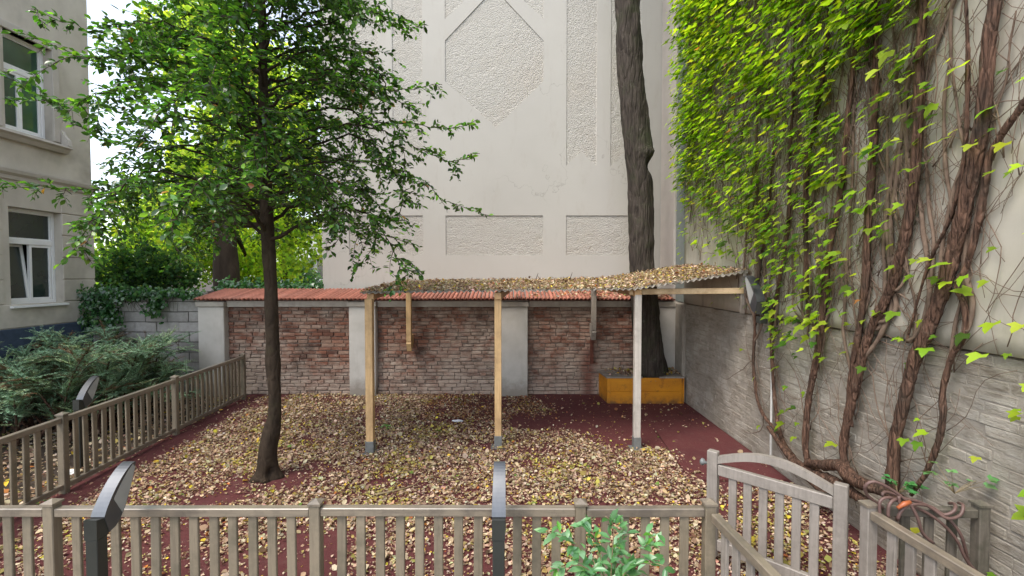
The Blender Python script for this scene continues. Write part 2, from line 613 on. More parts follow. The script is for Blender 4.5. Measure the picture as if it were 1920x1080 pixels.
M['piney'] = wood_mat('pine_rafter', (.50, .31, .15), (.36, .21, .09), 'y', .6, True, (.3, .19, .1))
M['grayed'] = wood_mat('grey_painted_post', (.46, .42, .37), (.37, .335, .295), 'z', .65, False, (.34, .31, .27))
M['greywood'] = wood_mat('weathered_timber', (.30, .265, .225), (.2, .17, .14), 'z', .8, False, (.16, .13, .11))
M['steel'] = simple('galvanised_steel', (.17, .18, .175), (.12, .125, .12), 20, .45, .1, .002, spec=.6)
m = NT('corrugated_plastic_sheet', .5, .4)
c = m.ramp(m.noise(12, 5, .6), [(.3, (.56, .52, .45)), (.7, (.44, .40, .34))])
c = m.mix(m.mask(m.noise(1.1, 5, .7), .5, .75), c, (.34, .29, .23))
m.base(c)
tr = m.n('ShaderNodeBsdfTranslucent'); m.l(c, tr.inputs['Color'])
mx = m.n('ShaderNodeMixShader'); mx.inputs[0].default_value = .55
m.l(m.b.outputs[0], mx.inputs[1]); m.l(tr.outputs[0], mx.inputs[2])
m.l(mx.outputs[0], m.t.nodes['Material Output'].inputs['Surface'])
M['sheet'] = m.m
m = NT('lamp_charcoal', .42, .5)
m.base(m.ramp(m.noise(3, 5, .6), [(.3, (.020, .022, .019)), (.75, (.034, .036, .031))])); m.bump(m.noise(300, 2), .1, .001)
M['lamp'] = m.m
m = NT('lamp_fin_metal', .36, .5)
m.b.inputs['Metallic'].default_value = .7
m.base(m.ramp(m.noise(4, 4, .6, (3, 1, 1)), [(.3, (.105, .11, .118)), (.7, (.14, .145, .152))]))
M['fin'] = m.m
M['diffuser'] = simple('lamp_diffuser', (.36, .36, .34), (.29, .29, .27), 5, .35, .03, .001)
m = NT('yellow_planter_paint', .55, .4)
c = m.ramp(m.noise(3, 5, .6, (.6, 1, 2)), [(.3, (.66, .27, .012)), (.7, (.50, .185, .012))])
c = m.mix(m.mask(m.noise(7, 6, .75), .55, .7), c, (.26, .095, .018))
c = m.mix(m.math('MULTIPLY', m.mask(m.axis('Z'), .16, .0), m.mask(m.noise(9, 5, .7), .35, .6)), c, (.13, .065, .03))
c = m.mix(m.mask(m.noise(23, 4, .6, off=(4, 4, 4)), .70, .76), c, (.08, .03, .012))
m.base(c); m.bump(m.noise(30, 5, .6, (.5, 1, 6)), .25, .004)
M['yellow'] = m.m
M['bark'] = bark_mat('dark_grey_bark', (.072, .058, .047), (.022, .017, .014), moss_dark=(.048, .05, .028), sc=19, st=.16, strength=1.0, lichen=(.13, .115, .095))
M['youngbark'] = bark_mat('brown_smooth_bark', (.046, .032, .021), (.022, .015, .010), moss_dark=(.05, .042, .022), sc=13, st=.5, strength=.45)
M['vinebark'] = bark_mat('reddish_vine_bark', (.165, .092, .062), (.030, .017, .012), sc=38, st=.16, strength=1.0, lichen=(.19, .14, .105), moss_dark=(.055, .04, .03))  # last colour lays random dark brown blotches over the stems
M['runner'] = simple('runner_bark', (.20, .14, .10), (.10, .065, .045), 14, .9, .3, .003)
M['farbark'] = bark_mat('far_trunk_bark', (.07, .05, .036), (.04, .028, .02), sc=6, st=.3, strength=.5)
M['twig'] = simple('twig_bark', (.075, .055, .042), (.04, .03, .022), 20, .9, .3, .002)
M['greentwig'] = simple('pale_stem', (.26, .19, .11), (.2, .16, .08), 20, .7, .1, .001)
M['litter'] = leaf_mat('dry_leaves', .25, .75, .25, (1.1, 1.0, .8))
M['leaf'] = leaf_mat('glossy_green_leaves', .36, .24, .75, (1.9, 2.3, .6))
M['vineleaf'] = leaf_mat('lime_vine_leaves', .58, .5, .4, (1.5, 1.5, .5))
M['farleaf'] = leaf_mat('translucent_far_leaves', .66, .6, .3, (1.45, 1.45, .7))  # high translucency; each leaf takes its own attribute colour
M['needle'] = leaf_mat('yew_needles', .15, .55, .4, (1.2, 1.4, .8))
M['bushleaf'] = leaf_mat('fresh_bush_leaves', .3, .32, .6, (1.3, 1.6, .7))
M['hose'] = simple('pinkish_brown_hose', (.14, .082, .07), (.095, .056, .048), 14, .5, .08, .001)
M['orange'] = simple('orange_plastic', (.36, .10, .035), None, 8, .4, .0)
M['foil'] = simple('crumpled_foil', (.72, .73, .75), (.45, .46, .48), 40, .3, .3, .003, spec=.7)
M['pipe'] = simple('white_conduit', (.56, .55, .52), (.46, .45, .42), 8, .5, .05, .001)

# ------------------------------------------------------------------ ground
g = MB()
g.add([(-150, -60, -.008), (150, -60, -.008), (150, 200, -.008), (-150, 200, -.008)], [(0, 1, 2, 3)])
o = g.build('ground', M['soil']); o['kind'] = 'structure'
WALLY = 8.68
RX = 3.12


def fence_x(y):
    return -4.6 - .068 * (y - 2.9)


mb = MB()
nx, ny = 60, 44
for j in range(ny + 1):
    y = 2.75 + (WALLY + .1 - 2.75) * j / ny
    x0 = fence_x(y) - .06
    for i in range(nx + 1):
        x = x0 + (RX + .05 - x0) * i / nx
        z = .006 * noise.noise(Vector((x * .8, y * .8, 1))) + .006
        mb.v.append((x, y, z))
for j in range(ny):
    for i in range(nx):
        a = j * (nx + 1) + i
        mb.f.append((a, a + 1, a + nx + 2, a + nx + 1))
o = mb.build('rubber_floor', M['rubber'], smooth=True); o['kind'] = 'structure'
# loose rubber sheet lying by the wall, its edge stands up a little
mb = MB()
mb.prism([(1.98, 5.0), (3.08, 5.0), (3.08, 6.75), (2.12, 6.75)], 'z', .012, .032)
o = mb.build('rubber_mat', M['rubber']); o['kind'] = 'structure'
mb = MB().box(-1.5, 3.0, -3, 2.2, -.004, .012)
o = mb.build('paved_path', M['path']); o['kind'] = 'structure'
mb = MB().box(-8.15, -7.35, 3.0, 8.8, -.004, .02)
o = mb.build('house_path', M['path']); o['kind'] = 'structure'


# ------------------------------------------------------------------ brick laying
def brick_variants(name, mat, L, H, D, n, jit):
    out = []
    for k in range(n):
        r = random.Random(k * 13 + 5)
        b = MB().box(-L / 2, L / 2, -D / 2, D / 2, -H / 2, H / 2)
        e = MB(); e.f = b.f
        e.v = [(p[0] + r.uniform(-jit, jit), p[1] + r.uniform(-jit, jit) * .7, p[2] + r.uniform(-jit, jit) * .7) for p in b.v]
        me = e.mesh(name, mat)
        bm = bmesh.new(); bm.from_mesh(me)
        bmesh.ops.bevel(bm, geom=[x for x in bm.edges], offset=.006, segments=1, affect='EDGES')
        bm.to_mesh(me); bm.free()
        out.append(me)
    return out


def lay(spots, name, variants, root, limit, rotz=0.0, proud=.009):
    """spots: (x, y, z, length scale); those nearest the viewer become parts, the rest one joined part"""
    spots = sorted(spots, key=lambda s: (s[0]) ** 2 + s[1] ** 2 + (s[2] - CAMH) ** 2)
    ox, oy, oz = root.location
    rest = MB()
    cr, sr = math.cos(rotz), math.sin(rotz)
    for i, (x, y, z, ls) in enumerate(spots):
        me = variants[(i * 7 + int(z * 100)) % len(variants)]
        pr = random.uniform(-.8, 1) * proud
        dx, dy = (-sr * pr, cr * pr)
        if i < limit:
            o = bpy.data.objects.new(name, me)
            o.location = (x - ox + dx, y - oy + dy, z - oz)
            o.rotation_euler = (random.uniform(-.02, .02), random.uniform(-.012, .012), rotz + random.uniform(-.015, .015))
            o.scale = (ls, 1, 1)
            put(o, root)
        else:
            vv = []
            for q in me.vertices:
                lx, ly, lz = q.co.x * ls, q.co.y, q.co.z
                vv.append((x + dx + lx * cr - ly * sr, y + dy + lx * sr + ly * cr, z + lz))
            rest.add(vv, [tuple(p.vertices) for p in me.polygons])
    if rest.v:
        rest.build('remaining_' + name + 's', variants[0].materials[0], root, kind='stuff')


def course_spots(x0, x1, z0, z1, L, H, j):
    """running bond between x0 and x1: centre, height and length factor"""
    out = []
    rows = int(round((z1 - z0) / (H + j)))
    p = (z1 - z0) / rows
    for r in range(rows):
        z = z0 + p * (r + .5)
        x = x0 - (L + j) * (.5 if r % 2 else 0) - random.uniform(0, .03)
        while x < x1 - .02:
            ln = L * random.uniform(.86, 1.1) if random.random() > .2 else L * .52
            a, b = max(x, x0), min(x + ln, x1)
            if b - a > .05:
                out.append(((a + b) / 2, z + random.uniform(-.004, .004), (b - a) / L))
            x += ln + j
    return out


# ------------------------------------------------------------------ brick garden wall with pillars and tiled top
wall = thing('brick_wall', 'old brown brick garden wall with pale pillars and a red tiled top behind the canopy', 'wall', (0, WALLY, 0))
PF = WALLY - .13
pil = [(-5.92, -5.43), (-3.075, -2.575), (-.2, .3), (2.66, 3.1)]
mb = MB().box(-5.9, RX - .02, WALLY + .028, WALLY + .28, 0, 1.70)
mb.build('mortar_core', M['mortar'], wall)
spots = []
for (a, b) in zip(pil[:-1], pil[1:]):
    for (x, z, ls) in course_spots(a[1] + .004, b[0] - .004, .01, 1.695, .215, .059, .0115):
        spots.append((x, WALLY + .06, z, ls))
lay(spots, 'brick', brick_variants('brick', M['brick'], .215, .059, .11, 20, .009), wall, 300)
for (a, b) in pil:
    mb = MB().box(a, b, PF, WALLY + .2, 0, 1.705, .012)
    mb.build('pillar', M['pillar'], wall)
    MB().box(a - .025, b + .02, PF - .03, WALLY + .2, 1.708, 1.80, .008).build('pillar_cap', M['coping'], wall)
for (a, b) in zip(pil[:-1], pil[1:]):
    MB().box(a[1] + .023, b[0] - .028, WALLY - .07, WALLY + .25, 1.698, 1.815, .006).build('coping', M['coping'], wall)
MB().box(-5.93, RX - .03, WALLY - .08, WALLY + .6, 1.818, 1.85).build('roof_bed', M['tilebed'], wall)
# roof tiles: one corrugated strip per tile
tv = []
RUN = .93
for k in range(4):
    r = random.Random(k)
    mbt = MB()
    n = 6
    for s, (yy, zz) in enumerate(((0, 0), (RUN, .155))):
        for t in (0, -.012):
            for i in range(n + 1):
                a = math.pi * i / n
                mbt.v.append((-.031 * math.cos(a), yy, zz + .036 * math.sin(a) + t + (.004 * r.random() if s == 0 else 0)))
    q = n + 1
    for i in range(n):
        mbt.f.append((i, i + 1, 2 * q + i + 1, 2 * q + i))
        mbt.f.append((q + i + 1, q + i, 3 * q + i, 3 * q + i + 1))
        mbt.f.append((i + 1, i, q + i, q + i + 1))
    mbt.f.append((0, 2 * q, 3 * q, q)); mbt.f.append((n, q + n, 3 * q + n, 2 * q + n))
    tv.append(mbt.mesh('tile', M['tile'], True))
x = -5.9; k = 0
while x < 3.02:
    o = bpy.data.objects.new('tile', tv[k % 4])
    o.location = (x, (PF - .10 - WALLY) + random.uniform(-.008, .008) + (.012 if k % 13 < 6 else 0), 1.842 + random.uniform(-.003, .003))
    o.rotation_euler = (random.uniform(-.004, .004), 0, random.uniform(-.01, .01))
    put(o, wall)
    x += .0765; k += 1

# ------------------------------------------------------------------ grey block wall on the left
bw = thing('block_wall', 'grey concrete block wall left of the tiled brick wall, topped with ivy', 'wall', (-7.0, 8.85, 0))
MB().box(-8.19, -5.94, 8.885, 9.08, 0, 1.985).build('mortar_core', M['blockmortar'], bw)
spots = []
for r in range(10):
    z = .1 + r * .198
    x = -8.19 + (-.21 if r % 2 else 0)
    while x < -5.95:
        a, b = max(x, -8.19), min(x + .405, -5.945)
        if b - a > .05:
            spots.append(((a + b) / 2, 8.92, z, (b - a) / .405))
        x += .42
lay(spots, 'concrete_block', brick_variants('concrete_block', M['block'], .405, .184, .13, 8, .005), bw, 300)

# ------------------------------------------------------------------ rear building
RY = 9.55
K = RY / F


def rx(px):
    return PY(px, 515, RY).x


def rz(py):
    return PY(960, py, RY).z


TOPZ = 11.5
rear = thing('rear_building', 'tall pale plastered building wall with rough recessed panels behind the brick wall', 'building', (-.3, RY, 0))
XL, XR = rx(607), RX + .02
MB().box(XL, XR, RY + .045, RY + 6, 0, TOPZ).build('wall', M['plaster'], rear)


def poly_px(pts):
    return [(rx(a), rz(b)) for a, b in pts]


cx = 927.5
shapes = []
rect = [(836, 404), (1018, 404), (1018, 479), (836, 479)]
shapes.append(rect)
shapes.append([(1061, 404), (1200, 404), (1200, 479), (1061, 479)])
shapes.append([(655, 404), (794, 404), (794, 479), (655, 479)])
shapes.append([(836, 76), (927.5, -22), (1018, 76), (1018, 152), (930, 240), (836, 152)])
shapes.append([(836, -300), (872, -300), (872, 2), (836, 36)])
shapes.append([(983, -300), (1018, -300), (1018, 36), (983, 2)])
for s in (1, -1):
    def mx(pts):
        return [(cx + s * (a - cx), b) for a, b in pts]
    shapes.append(mx([(1061, -330), (1117, -330), (1117, 311), (1089, 284), (1061, 311)]))
    shapes.append(mx([(1143, -330), (1199, -330), (1199, 311), (1171, 284), (1143, 311)]))
# the smooth coat is a slab with openings, the rough panels lie 3 cm deeper
cu = bpy.data.curves.new('wall_coat', 'CURVE')
cu.dimensions = '2D'; cu.fill_mode = 'BOTH'; cu.extrude = .02


def add_poly(pts):
    sp = cu.splines.new('POLY')
    sp.points.add(len(pts) - 1)
    for q, (a, b) in zip(sp.points, pts):
        q.co = (a, b, 0, 1)
    sp.use_cyclic_u = True


add_poly([(XL, .02), (XR, .02), (XR, TOPZ), (XL, TOPZ)])
for s in shapes:
    add_poly(poly_px(s))
tmp = bpy.data.objects.new('wall_coat', cu)
COL.objects.link(tmp)
dg = bpy.context.evaluated_depsgraph_get()
me = bpy.data.meshes.new_from_object(tmp.evaluated_get(dg))
bpy.data.objects.remove(tmp)
me.materials.clear(); me.materials.append(M['plaster'])
o = bpy.data.objects.new('smooth_plaster_coat', me)
o.rotation_euler = (math.pi / 2, 0, 0)
o.location = (-rear.location.x, .02, 0)
put(o, rear)
for s in shapes:
    P = poly_px(s)
    xs = [p[0] for p in P]; zs = [p[1] for p in P]
    # a finely divided panel so the throw-on render has real lumps
    st = .035
    ax, bx, az, bz = min(xs) - .01, max(xs) + .01, min(zs) - .01, max(zs) + .01
    bm = bmesh.new()
    gx = int((bx - ax) / st) + 1; gz = int((bz - az) / st) + 1
    grid = {}
    for i in range(gx + 1):
        for j in range(gz + 1):
            x = ax + (bx - ax) * i / gx; z = az + (bz - az) * j / gz
            d = .007 * random.random() + .004 * noise.noise(Vector((x * 9, z * 9, 2)))
            grid[i, j] = (x, RY + .021 - d, z)
    pm = MB()
    ids = {}
    def inside(x, z):
        c_ = False
        for (x1, z1), (x2, z2) in zip(P, P[1:] + P[:1]):
            if (z1 > z) != (z2 > z) and x < (x2 - x1) * (z - z1) / (z2 - z1) + x1:
                c_ = not c_
        return c_
    for i in range(gx):
        for j in range(gz):
            qs = [(i, j), (i + 1, j), (i + 1, j + 1), (i, j + 1)]
            if any(inside(grid[q][0], grid[q][2]) for q in qs) or inside((grid[qs[0]][0] + grid[qs[2]][0]) / 2, (grid[qs[0]][2] + grid[qs[2]][2]) / 2):
                f = []
                for q in qs:
                    if q not in ids:
                        ids[q] = len(pm.v); pm.v.append(grid[q])
                    f.append(ids[q])
                pm.f.append(tuple(f))
    bm.free()
    pm.build('rough_panel', M['dash'], rear, True)
MB().box(XL - .06, XL - .003, RY + .1, RY + 6, 0, TOPZ).build('gable_edge', M['pink'], rear)

# ------------------------------------------------------------------ right boundary wall
rw = thing('side_wall', 'high beige wall on the right with whitewashed bricks below a ledge, covered by vines', 'wall', (RX, 4, 0))
Y0 = .4
MB().box(RX + .003, RX + .4, Y0, WALLY + .05, 0, 1.78).build('mortar_core', M['wmortar'], rw)
spots = []
for (y, z, ls) in course_spots(2.2, 8.12, .01, 1.785, .25, .072, .004):
    spots.append((RX + .055, y, z, ls))
lay(spots, 'brick', brick_variants('brick', M['wbrick'], .25, .0725, .11, 18, .006), rw, 300, math.pi / 2, .0035)
# plaster above, as an uneven sheet with thickness
mb = MB()
ny, nz = 60, 60
for j in range(nz + 1):
    z = 1.803 + (9.3 - 1.803) * j / nz
    for i in range(ny + 1):
        y = Y0 + (8.16 - Y0) * i / ny
        d = .012 * noise.noise(Vector((y * 1.1, z * 1.1, 3)))
        mb.v.append((RX - .032 + d, y, z))
for j in range(nz):
    for i in range(ny):
        a = j * (ny + 1) + i
        mb.f.append((a + 1, a, a + ny + 1, a + ny + 2))
b0 = len(mb.v)
for i in range(ny + 1):
    y = Y0 + (8.16 - Y0) * i / ny
    mb.v.append((RX + .3, y, 1.803))
for i in range(ny):
    mb.f.append((i, i + 1, b0 + i + 1, b0 + i))
e0 = len(mb.v)
for j in range(nz + 1):
    mb.v.append((RX + .3, 8.16, 1.803 + (9.3 - 1.803) * j / nz))
for j in range(nz):
    a = j * (ny + 1) + ny; b = (j + 1) * (ny + 1) + ny
    mb.f.append((a, b, e0 + j + 1, e0 + j))
mb.build('plaster', M['beige'], rw, True)
MB().box(RX + .01, RX + .3, 8.165, 8.70, 1.81, 9.3).build('joint_strip', M['strip'], rw)
MB().box(RX - .05, RX + .3, 8.16, 8.55, 0, 1.79, .02).build('pier', M['wmortar'], rw)
MB().box(RX - .03, RX + .3, 8.705, 9.52, 1.2, 9.3, .01).build('plaster_pilaster', M['pink'], rw)
MB().box(RX + .05, RX + .4, Y0, 8.15, 1.782, 1.802).build('groove', M['mortar'], rw)  # dark strip set back in the gap, its colour giving the shadow line

# ------------------------------------------------------------------ house on the left
HX = -8.2
house = thing('old_house', 'old grey rendered house on the left with white windows and a blue base', 'building', (HX, 6.5, 0))
HY0, HY1 = 3.0, 8.93


def hz(px, py):
    return PX(px, py, HX).z


def hy(px):
    return PX(px, 515, HX).y


LW = (7.44, 8.31, 1.81, 3.43)     # lower window opening: y0 y1 z0 z1
UW = (7.38, 8.20, 4.69, 6.29)
TOPH = 11
D = .02
core = MB()
for (a, b, c_, d_) in ((HY0, LW[0], 1.42, TOPH), (LW[1], HY1, 1.42, TOPH), (LW[0], LW[1], 1.42, LW[2]), (LW[0], LW[1], LW[3], UW[2]), (LW[0], LW[1], UW[3], TOPH)):
    core.box(HX - .5, HX, a, b, c_, d_)
core.box(HX - .5, HX - .001, LW[0], UW[0] - .0, UW[2], UW[3]) if UW[0] > LW[0] else None
core.box(HX - .5, HX, UW[1], LW[1], UW[2], UW[3])
core.box(HX - 6, HX - .5, HY0, HY1, 0, TOPH)
core.build('wall', M['facade'], house, kind='stuff')
MB().box(HX - .5, HX + .03, HY0, HY1 + .004, 0, 1.42, .01).build('base_plinth', M['dado'], house)
for zc in range(5):
    za = 1.83 + .4 * zc
    zb = min(za + .385, 3.86)
    MB().box(HX - .1, HX + .018, HY0, LW[0] - .11, za, zb, .008).build('plaster_block', M['facade'], house)
    MB().box(HX - .1, HX + .018, LW[1] + .0, HY1 + .01, za, zb, .008).build('plaster_block', M['facade'], house)
MB().box(HX - .1, HX + .016, HY0, HY1 + .008, 1.43, 1.815, .008).build('plaster_block', M['facade'], house)
MB().prism([(HX - .1, 3.87), (HX + .03, 3.87), (HX + .04, 3.93), (HX + .085, 3.97), (HX + .10, 4.02), (HX + .10, 4.05), (HX - .1, 4.09)], 'y', HY0, HY1 + .03).build('cornice', M['trim'], house)


def window(y0, y1, z0, z1, glass, sill_out, ajar):
    fx = HX - .13
    w_ = MB()
    for (a, b, c_, d_) in ((y0, y0 + .055, z0, z1), (y1 - .055, y1, z0, z1), (y0 + .055, y1 - .055, z1 - .055, z1), (y0 + .055, y1 - .055, z0, z0 + .06)):
        w_.box(fx - .07, fx, a, b, c_, d_, .005)
    zt = z0 + (z1 - z0) * .655
    w_.box(fx - .068, fx + .006, y0 + .055, y1 - .055, zt - .045, zt + .045, .006)
    win = w_.build('window', M['white'], house, kind='stuff')
    ym = (y0 + y1) / 2
    for (a, b, c_, d_, nm) in ((y0 + .06, y1 - .06, zt + .045, z1 - .055, 'top_light'), (y0 + .06, ym, z0 + .06, zt - .045, 'sash'), (ym, y1 - .06, z0 + .06, zt - .045, 'sash')):
        s_ = MB(); t = .042 if nm == 'sash' else .02
        s_.box(fx - .055, fx - .006, a, a + t, c_, d_, .004); s_.box(fx - .055, fx - .006, b - t, b, c_, d_, .004)
        s_.box(fx - .055, fx - .006, a + t, b - t, c_, c_ + t, .004); s_.box(fx - .055, fx - .006, a + t, b - t, d_ - t, d_, .004)
        p_ = MB().box(fx - .04, fx - .03, a + t - .004, b - t + .004, c_ + t - .004, d_ - t + .004)
        if ajar and nm == 'sash' and a < ym - .1:
            for q in (s_, p_):
                q.v = [(x_ - (z_ - c_) * .12, y_, z_) for x_, y_, z_ in q.v]
        child_of_part(nm, s_, M['white'], win, house, kind='stuff')
        child_of_part('pane', p_, glass, win, house)
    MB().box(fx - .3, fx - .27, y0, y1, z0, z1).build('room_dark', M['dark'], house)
    cmb = MB()
    for i in range(24):
        pass
    n = 40
    for seg in ((y0 + .08, y0 + (y1 - y0) * .38), (y1 - (y1 - y0) * .32, y1 - .02)):
        for i in range(n + 1):
            y = seg[0] + (seg[1] - seg[0]) * i / n
            x = fx - .17 + .015 * math.sin(i * 1.3)
            cmb.v += [(x, y, z0 + .05), (x, y, z1 - .05)]
        b_ = len(cmb.v) - 2 * (n + 1)
        for i in range(n):
            cmb.f.append((b_ + 2 * i, b_ + 2 * i + 2, b_ + 2 * i + 3, b_ + 2 * i + 1))
    child_of_part('curtain', cmb, M['curtain'], win, house, True, kind='stuff')
    if sill_out:
        sm = MB().prism([(HX - .13, z0 - .02), (HX + .16, z0 - .055), (HX + .17, z0 - .09), (HX + .12, z0 - .12), (HX + .07, z0 - .18), (HX - .05, z0 - .18)], 'y', y0 - .3, y1 + .2)
        sm.build('window_sill', M['trim'], house)
        for (a, b, c_, d_) in ((y1 + .0, y1 + .12, z0 - .0, z1 + .12), (y0 - .12, y0, z0 - .0, z1 + .12), (y0, y1, z1 + .0, z1 + .12)):
            MB().box(HX - .12, HX + .035, a + .001, b - .001, c_, d_, .008).build('window_surround', M['trim'], house)
        cs = MB().prism([(HX + .0, z0 - .02), (HX + .17, z0 - .05), (HX + .15, z0 + .06), (HX + .08, z0 + .14), (HX + .03, z0 + .24), (HX, z0 + .24)], 'y', y1 + .125, y1 + .19)
        cs.build('sill_console', M['trim'], house)
    else:
        MB().prism([(HX - .14, z0 - .0), (HX + .07, z0 - .02), (HX + .07, z0 - .05), (HX - .14, z0 - .05)], 'y', y0 - .03, y1 + .04).build('window_sill', M['white'], house)


window(*LW, M['glass'], False, True)
window(*UW, M['greenglass'], True, False)
arch = [(7.5 + .3 * (1 - math.cos(math.pi * i / 10)), .95 + .22 * math.sin(math.pi * i / 10)) for i in range(11)] + [(8.1, .55), (7.5, .55)]
MB().prism([(y, z) for y, z in arch], 'x', HX - .1, HX + .036).build('cellar_window', M['dark'], house)

# ------------------------------------------------------------------ white house far behind
fh = thing('far_house', 'distant white house seen between the trees and the tall wall', 'building', (-10.8, 27, 0))
MB().box(-13.2, -9.0, 27, 33, 0, 4.6).build('wall', M['white'], fh)
MB().box(-13.4, -9.0, 26.8, 33, 4.6, 4.75).build('roof', M['coping'], fh)
for (x, z) in ((-11.35, 2.0), (-10.7, 2.0), (-12.0, 2.0)):
    f_ = MB().box(x - .24, x + .24, 26.96, 27.01, z - .02, z + 1.2).build('window', M['white'], fh)
    child_of_part('pane', MB().box(x - .17, x + .17, 26.94, 26.965, z + .05, z + 1.1), M['glass'], f_, fh)
MB().box(-12.6, -9.4, 26.2, 27, 3.3, 3.42).build('balcony', M['white'], fh)
MB().box(-13.0, -9.2, 26.25, 26.3, 3.42, 4.1).build('balcony_rail', M['pipe'], fh)

# ------------------------------------------------------------------ canopy of timber and corrugated sheet
can = thing('timber_canopy', 'open timber canopy with corrugated roof under fallen leaves', 'canopy', (0, 6.0, 0))


def roof_h(x, y):
    if x < 1.6:
        hf = 2.075 + .045 * (x + 1.97) / 3.57; hb = hf + .10
    else:
        t = (x - 1.6) / 1.48
        hf = 2.12 + .23 * t; hb = 2.22 + .24 * t
    return hf + (hb - hf) * (y - 5.86) / 2.14


P1, P2, P3 = PZ(695, 850), PZ(934, 839), PZ(1193.5, 842)
for (p, wd, mt, zt, lb) in ((P1, .094, M['pine'], 1.985, None), (P2, .09, M['pine'], 1.99, None), (P3, .086, M['grayed'], 2.035, 'grey painted post')):
    MB().box(p.x - wd / 2, p.x + wd / 2, p.y - wd / 2, p.y + wd / 2, .13, zt + .012, .005).build('post', mt, can, label=lb)
    sh = MB().box(p.x - wd / 2 - .006, p.x + wd / 2 + .006, p.y - wd / 2 - .006, p.y + wd / 2 + .006, .02, .17, .003)
    sh.box(p.x - .09, p.x + .09, p.y - .09, p.y + .09, .01, .02)
    sh.build('post_shoe', M['steel'], can, kind='stuff')
MB().obox((1.56, 6.05, 2.082), (3.03, 5.97, 2.10), .07, .075, bev=.004).build('side_beam', M['pinex'], can)
BP = [PY(766, 560, 8.42).x, PY(1113, 560, 8.46).x]
for a, b in ((P1.x - .02, BP[0]), (P2.x, .05), (P3.x, BP[1])):
    MB().obox((a, 5.93, 2.03 if a < 1 else 2.07), (b, 8.55, 2.125), .09, .09, bev=.004).build('rafter', M['piney'], can)
for i, (xb, zlo, mt) in enumerate(((BP[0], 1.07, M['pine']), (BP[1], 1.28, M['greywood']))):
    hp = MB().box(xb - .045, xb + .045, 8.40, 8.49, zlo, 2.07, .005).build('hanging_post', mt, can)
    nb = MB().prism([(8.36 + .03, zlo - .01), (8.5, zlo + .14), (8.655, zlo + .14), (8.655, zlo - .03), (8.46, zlo - .16)], 'x', xb - .042, xb + .042)
    nb.v = [(x_, y_, z_ - .03) for x_, y_, z_ in nb.v]
    nb.build('wall_block', mt, can)
    if i:
        MB().box(xb - .03, xb + .03, 8.60, 8.645, .62, zlo - .16, .004).build('rusty_strut', M['rust'], can)
MB().prism([(5.95, 2.30), (6.0, 2.30), (6.0, 1.90), (5.98, 1.80), (5.95, 1.92)], 'x', RX - .12, RX - .05).build('wall_bracket', M['greywood'], can)
MB().obox((3.02, 5.9, 2.33), (3.02, 8.0, 2.42), .05, .09, bev=.003).build('wall_plate', M['greywood'], can)
# corrugated sheets
xs0 = -1.97
nsh = 5
for s in range(nsh):
    a = xs0 + (3.07 - xs0) * s / nsh; b = xs0 + (3.07 - xs0) * (s + 1) / nsh + (.05 if s < nsh - 1 else 0)
    n = int((b - a) / .0127); mbs = MB()
    ys = [5.86 + .012 * math.sin(s * 2.1), 6.6, 7.3, 8.0]
    for lay_ in (0, 1):
        for y in ys:
            for i in range(n + 1):
                x = a + (b - a) * i / n
                z = roof_h(x, y) + .013 * math.sin((x - xs0) / .076 * 2 * math.pi) + .0035 * (s % 2) - .004 * lay_ + .006 * noise.noise(Vector((x * 2, y * 2, s)))
                mbs.v.append((x, y, z))
    q = n + 1; tot = q * len(ys)
    for j in range(len(ys) - 1):
        for i in range(n):
            k = j * q + i
            mbs.f.append((k, k + 1, k + q + 1, k + q))
            mbs.f.append((tot + k + 1, tot + k, tot + k + q, tot + k + q + 1))
    for i in range(n):
        mbs.f.append((i + 1, i, tot + i, tot + i + 1))
        k = (len(ys) - 1) * q + i
        mbs.f.append((k, k + 1, tot + k + 1, tot + k))
    mbs.build('corrugated_sheet', M['sheet'], can, True)

# ------------------------------------------------------------------ yellow planter round the tree
pl = thing('yellow_planter', 'worn yellow wooden planter box with grey seat boards around the big trunk', 'planter', (2.4, 8.3, 0))
PYF = 8.07
px0 = 1.71
MB().box(px0, 3.04, PYF, PYF + .035, .0, .226, .006).build('front_board', M['yellow'], pl)
MB().box(px0 + .002, 3.04, PYF + .003, PYF + .035, .230, .465, .006).build('front_board', M['yellow'], pl)
MB().box(px0 - .012, px0 + .05, PYF - .012, PYF - .001, .01, .462, .004).build('corner_batten', M['yellow'], pl)
MB().prism([(px0, PYF + .037), (px0 + .035, PYF + .037), (px0 + .0, 8.65), (px0 - .05, 8.65)], 'z', 0, .46).build('side_board', M['yellow'], pl)
MB().box(3.045, 3.075, PYF + .0, 8.5, 0, .46).build('end_board', M['yellow'], pl)
MB().prism([(px0 - .03, PYF - .03), (2.32, PYF - .03), (2.32, PYF + .2), (1.98, 8.2), (1.93, 8.64), (px0 - .09, 8.64)], 'z', .468, .495).build('seat_board', M['greywood'], pl)
MB().prism([(2.62, PYF - .03), (3.065, PYF - .03), (3.065, PYF + .26), (2.72, PYF + .2)], 'z', .468, .495).build('seat_board', M['greywood'], pl)
MB().box(px0 + .04, 3.04, PYF + .04, 8.6, .05, .36).build('soil', M['soil'], pl)

